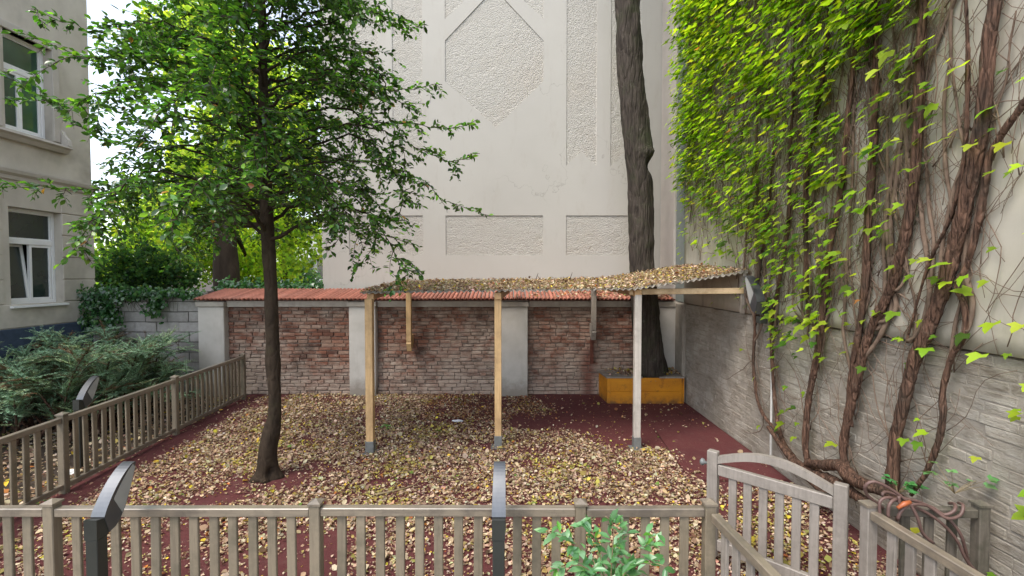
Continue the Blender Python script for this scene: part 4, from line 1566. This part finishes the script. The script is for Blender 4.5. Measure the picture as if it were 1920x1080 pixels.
# ------------------------------------------------------------------ vines on the right wall
VX = RX - .075
stems_px = [
    # (label, [(px, py, radius)], twist)
    ('thin vine stem nearest the canopy beside the white conduit', [(1462, 815, .03), (1425, 765, .028), (1413, 690, .028), (1417, 590, .026), (1425, 500, .022), (1440, 400, .018), (1452, 250, .014), (1462, 90, .01)]),
    ('twisted vine stem just right of the white conduit', [(1500, 870, .035), (1462, 810, .032), (1448, 690, .028), (1447, 600, .026), (1462, 520, .026), (1478, 420, .026), (1480, 300, .024), (1487, 180, .02), (1490, 40, .015)]),
    ('dark brown vine stem with twin base left of the gate top', [(1540, 890, .045), (1512, 855, .044), (1514, 765, .043), (1532, 665, .045), (1542, 590, .046), (1550, 500, .042), (1565, 420, .036), (1580, 330, .034), (1590, 220, .033), (1602, 110, .03), (1612, 0, .026)]),
    ('slender vine stem lost among dense leaves high on the wall', [(1515, 600, .02), (1512, 500, .03), (1510, 350, .034), (1526, 240, .034), (1542, 150, .032), (1552, 60, .028), (1556, -40, .02)]),
    ('vine stem that joins its thicker neighbour halfway up the ledge', [(1596, 800, .03), (1592, 745, .036), (1603, 665, .038), (1615, 590, .04), (1623, 520, .042), (1627, 440, .042), (1633, 340, .04), (1640, 240, .037), (1642, 120, .034), (1644, 0, .03), (1646, -60, .028)]),
    ('thick dark vine stem bending right above the gate', [(1606, 905, .05), (1582, 860, .052), (1588, 790, .052), (1608, 705, .052), (1628, 630, .052), (1658, 565, .05), (1680, 510, .05), (1700, 425, .05), (1715, 330, .049), (1721, 230, .047), (1724, 120, .044), (1731, 0, .042), (1735, -60, .04)]),
    ('thickest reddish vine trunk running the full height of the wall', [(1672, 925, .06), (1678, 830, .058), (1696, 750, .056), (1712, 680, .057), (1738, 620, .06), (1768, 540, .062), (1795, 440, .06), (1822, 325, .058), (1841, 225, .056), (1851, 110, .052), (1864, 0, .05), (1870, -60, .05)]),
    ('forked vine stem with a knee near the right end of the wall', [(1708, 928, .024), (1742, 875, .026), (1768, 790, .03), (1768, 735, .034), (1784, 670, .032), (1811, 622, .03), (1808, 575, .026), (1795, 535, .026), (1812, 500, .028), (1834, 420, .03), (1847, 350, .03), (1856, 292, .03), (1890, 235, .028), (1930, 180, .026)]),
    ('thin dark vine stem close beside the thickest trunk', [(1700, 640, .01), (1740, 500, .014), (1785, 400, .018), (1807, 300, .018), (1815, 150, .018), (1811, 0, .016)]),
]
DG_X = [1250, 1320, 1400, 1480, 1560, 1640, 1720, 1800, 1920]
DG_Y = [0, 100, 200, 300, 400, 500, 600, 700]
DG = np.array([[.9, .9, .85, .85, .9, .85, .8, .12, .06], [.9, .85, .8, .8, .72, .62, .55, .05, .10], [.85, .85, .75, .68, .5, .42, .30, .03, .05], [.8, .85, .75, .58, .42, .32, .22, .04, .13],
               [0, .4, .75, .55, .38, .2, .16, .06, .10], [0, 0, .14, .42, .45, .12, .13, .06, .05], [0, 0, 0, .34, .26, .04, .14, .07, .07], [0, 0, 0, .09, .04, 0, .03, .03, .11]])


def vdens(px, py):
    px = np.clip(px, 1250, 1920); py = np.clip(py, 0, 700)
    i = np.clip(np.searchsorted(DG_X, px, side='right') - 1, 0, 7); j = np.clip(np.searchsorted(DG_Y, py, side='right') - 1, 0, 6)
    gx, gy = np.array(DG_X), np.array(DG_Y)
    tx = (px - gx[i]) / (gx[i + 1] - gx[i]); ty = (py - gy[j]) / (gy[j + 1] - gy[j])
    return DG[j, i] * (1 - tx) * (1 - ty) + DG[j, i + 1] * tx * (1 - ty) + DG[j + 1, i] * (1 - tx) * ty + DG[j + 1, i + 1] * tx * ty


vines = []
rv = random.Random(3)
for vi, (lab, rows_) in enumerate(stems_px):
    pts = [PX(a, b_, VX - r_ * .6) for a, b_, r_ in rows_]
    rad_ = [r_ for _, _, r_ in rows_]
    if pts[0].z < .25:
        pts[0].z = max(-.02, pts[0].z - .1)
        if vi in (2, 5):
            pts[0].x -= .15
    t = thing('climbing_vine', lab, 'vine', tuple(pts[0]), 'vines climbing the right wall')
    q = resample(pts, .028)
    idx = np.linspace(0, len(rad_) - 1, len(q))
    rr_ = np.interp(idx, range(len(rad_)), rad_)
    m1 = MB()
    if max(rad_) > .034:
        # several strands wound together
        for s in range(4):
            ph = s * 1.57 + vi; k1 = .55
            qq = []
            for i, p in enumerate(q):
                a = ph + i * .04 * (1.4 + .3 * math.sin(i * .05 + s))
                qq.append(p + Vector((abs(math.cos(a)) * -.25 + .1, math.sin(a) * 1.0, .0)) * rr_[i] * k1 * .8)
            m1.tube(qq, list(rr_ * .44), 9, .42, 22, s * 3 + vi)
        m1.tube(q, list(rr_ * .62), 12, .4, 18, vi)
    else:
        m1.tube(q, list(rr_ * .66), 9, .4, 22, vi)
    m1.build('stem', M['vinebark'], t, True, kind='stuff')
    vines.append((t, q))

# thin runners, a tangle over the plaster, each belongs to the vine it starts from
run_mb = [MB() for _ in vines]
allq = [(vi, p) for vi, (t, q) in enumerate(vines) for p in q[::3] if p.z > .5]
for k in range(430):
    vi, p = rv.choice(allq)
    d_ = Vector((0, rv.gauss(0, .4), rv.choice((1, 1, 1, -1)) * rv.uniform(.6, 1)))
    pts = [Vector((VX + rv.uniform(0, .035), p.y, p.z))]
    ln = rv.uniform(.3, 1.3)
    for s in range(int(ln / .1)):
        d_ = (d_ + Vector((0, rv.gauss(0, .28), rv.gauss(.06, .22)))).normalized()
        nx_ = pts[-1] + d_ * .1
        nx_.x = VX + .03 * noise.noise(nx_ * 3) + .015
        if nx_.z < .12 or nx_.y > 8.1 or nx_.y < 1.2:
            break
        pts.append(nx_)
    if len(pts) > 2:
        r0 = rv.choice((.002, .0025, .003, .003, .004, .006))
        run_mb[vi].tube(pts, lerp_list([r0, r0 * .8, .002], len(pts)), 4)
# stout secondary stems between the main ones
for k in range(26):
    x0_ = 1395 + 17 * k + rv.uniform(-8, 8)
    p = PX(x0_, rv.uniform(520, 640), VX + .01)
    vi = min(range(len(vines)), key=lambda i: min((q_ - p).length for q_ in vines[i][1]))
    st0 = min(vines[vi][1], key=lambda q_: (q_ - p).length + abs(q_.z - p.z + .4))
    pts = [st0, (st0 + p) / 2 + Vector((0, 0, -.05)), p]
    d_ = Vector((0, rv.gauss(.0, .12), 1)).normalized()
    for s in range(rv.randint(9, 22)):
        d_ = (d_ + Vector((0, rv.gauss(.0, .12), .12))).normalized()
        nx_ = pts[-1] + d_ * .2
        nx_.x = VX + .012 + .02 * noise.noise(nx_ * 1.7)
        if nx_.y > 8.05 or nx_.z > 8.8:
            break
        pts.append(nx_)
    q_ = resample(pts, .05)
    r0 = rv.choice((.009, .012, .014, .018, .022))
    run_mb[vi].tube(q_, lerp_list([r0, r0 * .9, r0 * .7, .004], len(q_)), 6, .35, 20, k)
# brown tangle behind the dense leaves
for k in range(4200):
    y = rv.uniform(2.7, 8.1); z = rv.uniform(1.8, 8.3)
    px_, py_ = proj([(VX, y, z)])
    if rv.random() > max(vdens(px_, py_)[0] * 1.1, .75 * float(1380 < px_[0] < 1930 and py_[0] < 600) * (1 if px_[0] < 1720 else .4)):
        continue
    pts = [Vector((VX, y, z))]
    d_ = Vector((0, rv.gauss(0, .5), 1)).normalized()
    for s in range(rv.randint(4, 11)):
        d_ = (d_ + Vector((0, rv.gauss(0, .3), rv.gauss(.05, .2)))).normalized()
        nx_ = pts[-1] + d_ * .1; nx_.x = VX + .04 * noise.noise(nx_ * 2.3)
        if nx_.y > 8.13:
            break
        pts.append(nx_)
    if len(pts) > 2:
        vi = min(range(len(vines)), key=lambda i: min(abs(pp_.y - y) + .3 * abs(pp_.z - z) for pp_ in vines[i][1][::10]))
        run_mb[vi].tube(pts, lerp_list([rv.choice((.002, .003, .004, .007)), .003, .0015], len(pts)), 4)
for (t, q), mb_ in zip(vines, run_mb):
    if mb_.v:
        mb_.build('runners', M['runner'], t, True, kind='stuff')

# vine leaves: held out from the wall, blades tipped up to the light
N0 = 60000
yy = RNG.uniform(2.2, 8.2, N0); zz = RNG.uniform(.4, 8.9, N0)
A_ = np.stack([np.full(N0, VX), yy, zz], 1)
px_, py_ = proj(A_)
dn = vdens(px_, py_)
nz_ = np.array([noise.noise(Vector((a * 1.9, b_ * 1.9, 0))) + .6 * noise.noise(Vector((a * 5, b_ * 5, 7))) for a, b_ in zip(yy, zz)])
prob = np.clip(dn * .5 * np.clip(.75 + 1.1 * nz_ + .7 * (dn - .5), 0.0, 2), 0, 1)
keep = (RNG.random(N0) < prob) & (px_ > 1240) & (px_ < 2080)
# leaves also wrap over the far edge of the wall
yy, zz, dn = yy[keep], zz[keep], dn[keep]
n = len(yy)
out = -(.03 + RNG.random(n) ** 1.6 * (.08 + .22 * dn))
P = np.stack([VX + out, yy, zz], 1)
U = np.stack([-np.abs(RNG.normal(.8, .2, n)), RNG.normal(0, .28, n), RNG.normal(-.42, .17, n)], 1)
Nn = np.stack([RNG.normal(-.45, .14, n), RNG.normal(.03, .17, n), np.abs(RNG.normal(.9, .15, n))], 1)
S = np.clip(RNG.lognormal(math.log(.074), .30, n), .035, .13)
Cc = palette(n, [(.24, .38, .025), (.32, .46, .03), (.13, .25, .02), (.42, .52, .05), (.07, .15, .02), (.34, .17, .06)], [4, 4, 3, 2, 1.6, .1], .22)
tl = [lobed_leaf(.1, .12), lobed_leaf(.04, .25), lobed_leaf(.16, .05)]
own = np.zeros(n, int); best = np.full(n, 1e9)
for vi, (t, q) in enumerate(vines):
    Q = np.array([(p.y, p.z) for p in q[::4]])
    d_ = np.min(np.abs(Q[None, :, 0] - yy[:, None]) + .25 * np.abs(Q[None, :, 1] - zz[:, None]), axis=1)
    own = np.where(d_ < best, vi, own); best = np.minimum(best, d_)
near = np.argsort(np.linalg.norm(P - np.array([0, 0, CAMH]), axis=1))
near = [i for i in near if proj(P[i:i + 1])[0][0] < 1925][:300]
nearset = np.zeros(n, bool); nearset[near] = True
for vi, (t, q) in enumerate(vines):
    ix = np.where((own == vi) & ~nearset)[0]
    if len(ix):
        scatter('foliage', tl, P[ix], U[ix], Nn[ix], S[ix], Cc[ix], M['vineleaf'], t)
for i in near:
    scatter('leaf', tl, P[i:i + 1], U[i:i + 1], Nn[i:i + 1], S[i:i + 1], Cc[i:i + 1], M['vineleaf'], vines[own[i]][0], kind=None)

# surface roots at the foot of the wall
rt = MB()
for rows_ in ([(1512, 868, .03), (1545, 872, .045), (1575, 874, .055), (1600, 897, .06), (1640, 915, .05), (1690, 935, .03)], [(1490, 860, .02), (1520, 885, .035), (1560, 900, .045), (1600, 925, .05), (1640, 950, .03)], [(1440, 800, .02), (1465, 835, .03), (1500, 880, .035), (1550, 930, .03)]):
    pts = [PX(a, b_, RX - .15 - r_) for a, b_, r_ in rows_]
    q = resample(pts, .04)
    rt.tube(q, list(np.interp(np.linspace(0, len(rows_) - 1, len(q)), range(len(rows_)), [r_ for _, _, r_ in rows_])), 10, .25, 14, 2)
rt.build('roots', M['vinebark'], vines[5][0], True, kind='stuff')

# ------------------------------------------------------------------ hose on the dark fence end
hose = thing('garden_hose', 'pinkish brown garden hose thrown in loops over the dark fence end', 'hose', (2.65, 2.88, .8))
pts = []
def HP(px, py, y=2.86):
    return PY(px, py, y)
loop1 = [(1690, 975, 2.93), (1660, 955, 2.9), (1628, 930, 2.88), (1622, 912, 2.86), (1640, 903, 2.84), (1675, 920, 2.82), (1705, 945, 2.8), (1720, 970, 2.78), (1730, 1000, 2.78), (1750, 1018, 2.78)]
loop2 = [(1650, 965, 2.82), (1650, 940, 2.82), (1668, 933, 2.83), (1700, 945, 2.84), (1735, 960, 2.84), (1770, 985, 2.83), (1795, 1015, 2.82), (1812, 1050, 2.82), (1835, 1075, 2.82), (1870, 1090, 2.82)]
loop3 = [(1685, 930, 2.8), (1688, 960, 2.8), (1682, 975, 2.8), (1692, 955, 2.79), (1712, 946, 2.8), (1745, 950, 2.84), (1770, 965, 2.82), (1790, 957, 2.8), (1790, 945, 2.84), (1780, 944, 2.9)]
loop4 = [(1665, 970, 2.8), (1668, 945, 2.8), (1685, 935, 2.82), (1720, 940, 2.83), (1750, 955, 2.83), (1775, 972, 2.8), (1800, 966, 2.8), (1806, 948, 2.82), (1797, 943, 2.9)]
loop5 = [(1655, 930, 2.88), (1660, 922, 2.9), (1700, 935, 2.9), (1740, 948, 2.9), (1770, 965, 2.86), (1800, 1000, 2.82), (1815, 1050, 2.84), (1822, 1085, 2.85)]
for lp in (loop1, loop2, loop3, loop4, loop5):
    q = resample([PY(a, b_, y) for a, b_, y in lp], .02)
    MB().tube(q, .0095, 9).build('loop', M['hose'], hose, True)
c_ = PY(1692, 947, 2.78)
MB().tube([c_ + Vector((-.03, 0, -.02)), c_ + Vector((0, 0, .0)), c_ + Vector((.012, 0, .008)), c_ + Vector((.05, 0, .02))], [.010, .013, .016, .011], 10).build('connector', M['orange'], hose, True)

# ------------------------------------------------------------------ leafy bush in front of the near fence
bush = thing('leafy_bush', 'fresh green leafy bush in front of the near fence by the post', 'bush', (.5, 2.48, 0))
rbu = random.Random(21)
base = Vector((.42, 2.48, 0))
shoots = [[(1142, 1130, 2.48), (1148, 1040, 2.47), (1150, 985, 2.46), (1135, 968, 2.45)], [(1142, 1130, 2.48), (1190, 1045, 2.45), (1225, 1010, 2.42), (1215, 1000, 2.42)],
          [(1142, 1130, 2.48), (1100, 1050, 2.42), (1075, 1015, 2.38), (1030, 998, 2.36)], [(1142, 1140, 2.48), (1175, 1070, 2.40), (1215, 1055, 2.36), (1248, 1062, 2.34)],
          [(1142, 1140, 2.48), (1110, 1075, 2.38), (1080, 1060, 2.34), (1050, 1065, 2.32)], [(1142, 1120, 2.48), (1165, 1020, 2.52), (1170, 990, 2.53), (1165, 972, 2.53)],
          [(1142, 1130, 2.48), (1120, 1020, 2.50), (1105, 990, 2.5), (1090, 985, 2.5)]]
MB().tube(resample([base, base + Vector((.02, 0, .2)), PY(1142, 1135, 2.48)], .05), .008, 7).build('stem', M['greentwig'], bush, True)
bl = []
for sh in shoots:
    q = resample([PY(a, b_, y) for a, b_, y in sh], .02)
    MB().tube(q, lerp_list([.005, .0035, .002], len(q)), 6).build('stem', M['greentwig'], bush, True)
    for i in range(3, len(q), 2):
        d = (q[i] - q[i - 1]).normalized()
        for s in range(rbu.choice((3, 3, 4))):
            sd = Vector((rbu.gauss(0, 1), rbu.gauss(0, .7), rbu.gauss(0, .5)))
            off = Vector((rbu.gauss(0, .03), rbu.gauss(0, .03), rbu.gauss(0, .02)))
            bl.append((q[i] + off * .5, d * .7 + sd, Vector((rbu.gauss(0, .5), -.5 + rbu.gauss(0, .4), 1)), rbu.uniform(.05, .09)))
bcol = palette(len(bl), [(.10, .25, .09), (.16, .34, .14), (.07, .19, .055), (.26, .42, .24), (.12, .33, .04)], [4, 4, 2, 2, 1], .12)
bt = [oval_leaf(.08, .08, .42), oval_leaf(.14, .02, .38), oval_leaf(.03, .15, .45)]
for i, (p, u, nn, s) in enumerate(bl[:300]):
    scatter('leaf', bt, [p], [u], [nn], [s], bcol[i:i + 1], M['bushleaf'], bush, kind=None, smooth=True)

# ------------------------------------------------------------------ fallen leaves
DRY = [(.42, .295, .19), (.54, .42, .28), (.29, .185, .12), (.14, .08, .05), (.36, .29, .09), (.66, .48, .05), (.50, .19, .05), (.17, .27, .05), (.64, .53, .38)]
tl_dry = [crisp_leaf(k) for k in range(9)]


def sstep(a, lo, hi):
    t = np.clip((a - lo) / (hi - lo), 0, 1)
    return t * t * (3 - 2 * t)


def fbm(x, y, s, seed=0.0):
    return np.array([noise.noise(Vector((a * s, b_ * s, seed))) + .5 * noise.noise(Vector((a * s * 2.3, b_ * s * 2.3, seed + 4))) for a, b_ in zip(x, y)])


N0 = 165000
y = 2.45 + (8.66 - 2.45) * RNG.random(N0)
x = RNG.uniform(-5.1, 3.08, N0)
dens = np.full(N0, 1.0)
fx = fence_x(y)
dens *= .12 + .88 * sstep(x - fx, .15, .6)                                   # bare strip along the left fence
right = sstep(x + .35 * (y - 6), .9, 1.5) * sstep(y, 5.7, 6.1)
dens *= 1 - .86 * right                                                      # swept corner by the planter
band = sstep(y, 6.5, 6.8) * (1 - sstep(y, 7.2, 7.6)) * sstep(x, -.9, .3)
dens *= 1 - .85 * band
back = sstep(y, 7.1, 7.6) * sstep(x, -2.2, -1.2) * (1 - sstep(x, 1.2, 1.8))
dens *= 1 - .4 * back
dens *= 1 - .75 * sstep(x, 1.9, 2.4) * sstep(y, 4.4, 5.0)
dens *= 1 - .8 * np.exp(-((x + 2.42) / .3) ** 2 - ((y - 4.95) / .22) ** 2)   # scraped patches near the young tree
dens *= 1 - .7 * np.exp(-((x + 3.0) / .35) ** 2 - ((y - 4.62) / .12) ** 2)
dens *= 1 - .6 * np.exp(-((x + 2.1) / .4) ** 2 - ((y - 4.4) / .12) ** 2)
dens *= 1 - .58 * (1 - sstep(y, 3.3, 4.3)) * (1 - .35 * sstep(x, -.5, .3))     # thinner close to the near fence
fb = fbm(x, y, 1.5)
fb2 = fbm(x, y, 5.0, 9)
prob = np.clip(dens * (1.0 + .95 * fb + .55 * fb2) - .15, .03, 1)
keep = (RNG.random(N0) < prob) & ~((np.abs(x + 2.76) < .14) & (np.abs(y - 5.1) < .14)) & ~((x > 1.66) & (y > 8.03))
x, y, dens = x[keep], y[keep], dens[keep]
n = len(x)
P = np.stack([x, y, .014 + RNG.random(n) ** 1.6 * .028 * np.clip(dens, .15, 1)], 1)
U = np.stack([RNG.normal(size=n), RNG.normal(size=n), RNG.normal(0, .28, n)], 1)
Nn = np.stack([RNG.normal(0, .27, n), RNG.normal(0, .27, n), np.ones(n)], 1)
S = np.clip(RNG.lognormal(math.log(.0235), .45, n), .009, .08)
Cc = palette(n, DRY, [28, 27, 15, 8, 9, 2.2, .9, .6, 16], .2)
yl = (fbm(x, y, 1.1, 20) > .28) & (RNG.random(n) < .35)                     # patches where yellow olive leaves gather
Cc[yl] = palette(int(yl.sum()), [(.40, .34, .09), (.50, .42, .10)], [1, 1], .2)
red = (y > 7.1) & (x > -1.5) & (RNG.random(n) < .4)
Cc[red] = palette(int(red.sum()), [(.30, .13, .07), (.36, .2, .1)], [1, 1], .2)
scatter('fallen_leaves', tl_dry, P, U, Nn, S, Cc, M['litter'])
# beyond the left fence and on the path
n = 9000
x = RNG.uniform(-8.1, -4.7, n); y = RNG.uniform(2.2, 8.6, n)
k = (x < fence_x(y) - .05) & (RNG.random(n) < .75)
x, y = x[k], y[k]; n = len(x)
scatter('fallen_leaves', tl_dry, np.stack([x, y, .01 + .03 * RNG.random(n)], 1), np.stack([RNG.normal(size=n), RNG.normal(size=n), RNG.normal(0, .2, n)], 1), np.stack([RNG.normal(0, .3, n), RNG.normal(0, .3, n), np.ones(n)], 1),
        np.clip(RNG.lognormal(math.log(.05), .25, n), .03, .09), palette(n, DRY, [30, 30, 12, 6, 8, 4, 1, .5, 14], .2), M['litter'])
n = 2600
x = RNG.uniform(-4.6, 3.0, n); y = RNG.uniform(1.2, 2.85, n)
scatter('fallen_leaves', tl_dry, np.stack([x, y, .02 + .02 * RNG.random(n)], 1), np.stack([RNG.normal(size=n), RNG.normal(size=n), RNG.normal(0, .2, n)], 1), np.stack([RNG.normal(0, .3, n), RNG.normal(0, .3, n), np.ones(n)], 1),
        np.clip(RNG.lognormal(math.log(.05), .25, n), .03, .09), palette(n, DRY, [30, 30, 12, 6, 8, 5, 1, .5, 14], .2), M['litter'])
# on the canopy roof
n = 30000
x = RNG.uniform(-1.96, 3.06, n); y = 5.87 + 2.12 * RNG.random(n)
pr = .62 + .5 * fbm(x, y, 1.6, 30) + .25 * sstep(x, 1.2, 1.8)
k = RNG.random(n) < pr
x, y = x[k], y[k]; n = len(x)
z = np.array([roof_h(a, b_) for a, b_ in zip(x, y)])
scatter('roof_leaves', tl_dry, np.stack([x, y, z + .016 + .035 * RNG.random(n) ** 2], 1), np.stack([RNG.normal(size=n), RNG.normal(size=n), RNG.normal(0, .35, n)], 1), np.stack([RNG.normal(0, .4, n), RNG.normal(0, .4, n), np.ones(n)], 1),
        np.clip(RNG.lognormal(math.log(.030), .32, n), .016, .07), palette(n, DRY, [22, 22, 14, 12, 10, 3, 2, 1, 10], .22), M['litter'])
# on the tiled top, right half mostly, and on the planter
n = 900
x = 3.0 - np.abs(RNG.normal(0, 1.3, n)); y = RNG.uniform(8.47, 9.3, n)
k = x > -1.5
x, y = x[k], y[k]; n = len(x)
scatter('roof_leaves', tl_dry, np.stack([x, y, 1.872 + (y - 8.45) * .167 + .012 * RNG.random(n)], 1), np.stack([RNG.normal(size=n), RNG.normal(size=n), RNG.normal(0, .3, n)], 1), np.stack([RNG.normal(0, .3, n), RNG.normal(0, .4, n), np.ones(n)], 1),
        np.clip(RNG.lognormal(math.log(.042), .25, n), .025, .07), palette(n, DRY, [22, 22, 14, 12, 6, 3, 2, 1, 10], .2), M['litter'])
n = 520
x = RNG.uniform(1.72, 3.03, n); y = RNG.uniform(8.08, 8.6, n)
z = np.where((x < 2.3) | (x > 2.66), .5, .37) + .01 + .03 * RNG.random(n)
z = np.where((x > 2.7) & (y < 8.3), z + .05 * RNG.random(n), z)
k = (x < 2.05) & (RNG.random(n) < .6)
k = ~k
scatter('planter_leaves', tl_dry, np.stack([x, y, z], 1)[k], np.stack([RNG.normal(size=n), RNG.normal(size=n), RNG.normal(0, .3, n)], 1)[k], np.stack([RNG.normal(0, .4, n), RNG.normal(0, .4, n), np.ones(n)], 1)[k],
        np.clip(RNG.lognormal(math.log(.045), .25, n), .025, .07)[k], palette(n, DRY, [22, 16, 16, 12, 6, 3, 4, 1, 6], .2)[k], M['litter'])

# ------------------------------------------------------------------ small things on the ground
st = resample([PZ(700, 928, .03), PZ(735, 921, .05), PZ(770, 912, .04), PZ(793, 898, .05)], .04)
sk = thing('fallen_stick', 'thin bent stick lying on the leaves near the middle of the fence', 'stick', tuple(st[0]))
MB().tube(st, lerp_list([.011, .008, .004], len(st)), 6, .2).build('twig', M['greentwig'], sk, True)
q = st[len(st) // 3]
MB().tube([q, q + Vector((-.03, -.1, .01)), q + Vector((-.02, -.22, .0))], [.006, .004, .002], 5).build('side_twig', M['greentwig'], sk, True)


def crumple(name, label, cat, c, sx, sy, sz, mat, seed):
    bm = bmesh.new()
    bmesh.ops.create_icosphere(bm, subdivisions=3, radius=1)
    for v_ in bm.verts:
        nn = v_.co.normalized()
        k_ = 1 + .35 * noise.noise(nn * 2.2 + Vector((seed, 0, 0))) + .25 * noise.noise(nn * 5 + Vector((0, seed, 0)))
        v_.co = Vector((nn.x * sx, nn.y * sy, nn.z * sz)) * k_
    me_ = bpy.data.meshes.new(name); bm.to_mesh(me_); bm.free()
    me_.materials.append(mat)
    o_ = bpy.data.objects.new(name, me_); o_.location = c
    put(o_); tag(o_, label, cat)


c_ = PZ(858, 789, .03)
crumple('foil_wrapper', 'crumpled silver wrapper lying on the leaves left of the middle post', 'wrapper', c_, .085, .035, .016, M['foil'], 1)
c_ = PZ(132, 886, .03)
crumple('paper_scrap', 'small white scrap of paper behind the left fence by the lamp', 'litter', c_, .07, .05, .03, M['white'], 4)


def sprout(label, c, n_, h_, sz, cols):
    t_ = thing('seedling', label, 'plant', tuple(c), 'small green seedlings')
    r_ = random.Random(int(c[0] * 100))
    P_, U_, N_, S_ = [], [], [], []
    sm_ = MB()
    for k_ in range(n_):
        a_ = r_.uniform(0, 6.28); d_ = Vector((math.cos(a_), math.sin(a_), r_.uniform(.6, 1.6))).normalized()
        e_ = Vector(c) + d_ * h_ * r_.uniform(.5, 1)
        sm_.tube([Vector(c), (Vector(c) + e_) / 2 + Vector((0, 0, .01)), e_], [.003, .002, .001], 4)
        for s_ in range(2):
            P_.append(e_); U_.append(Vector((math.cos(a_ + s_), math.sin(a_ + s_), .1))); N_.append(Vector((r_.gauss(0, .3), r_.gauss(0, .3), 1))); S_.append(sz * r_.uniform(.7, 1.2))
    sm_.build('stems', M['greentwig'], t_, kind='stuff')
    scatter('foliage', [oval_leaf(.08, .1, .6), lobed_leaf()], P_, U_, N_, S_, palette(len(P_), cols, [1] * len(cols)), M['bushleaf'], t_)


gcol = [(.10, .24, .04), (.16, .34, .07)]
sprout('bright green seedling among the leaves by the left canopy post', PZ(722, 806), 9, .09, .05, gcol)
sprout('green weed at the foot of the thickest vine trunk', PX(1683, 925, 2.95), 12, .16, .06, [(.08, .26, .08), (.12, .34, .11)])
sprout('pale green weed growing by the wall above the dark fence end', PX(1790, 925, 3.0), 10, .25, .055, [(.12, .27, .09), (.18, .34, .12)])
sprout('small green weed beside the near end of the left fence', PZ(80, 948), 6, .07, .045, gcol)

for k_, (a_, b_, c_, d_, lab_) in enumerate(((1003, 523, 1009, 512, 'thin bare twig standing up from the canopy leaves near the middle post'), (1067, 522, 1073, 511, 'thin bare twig standing up from the canopy leaves towards the tall trunk'))):
    A_, B_ = PY(a_, b_ + 4, 7.5), PY(c_, d_, 7.55)
    t_ = MB().tube([A_, (A_ + B_) / 2 + Vector((.004, 0, 0)), B_], [.007, .006, .004], 6).build('dry_twig', M['twig'])
    tag(t_, lab_, 'twig', 'twigs on the canopy roof')
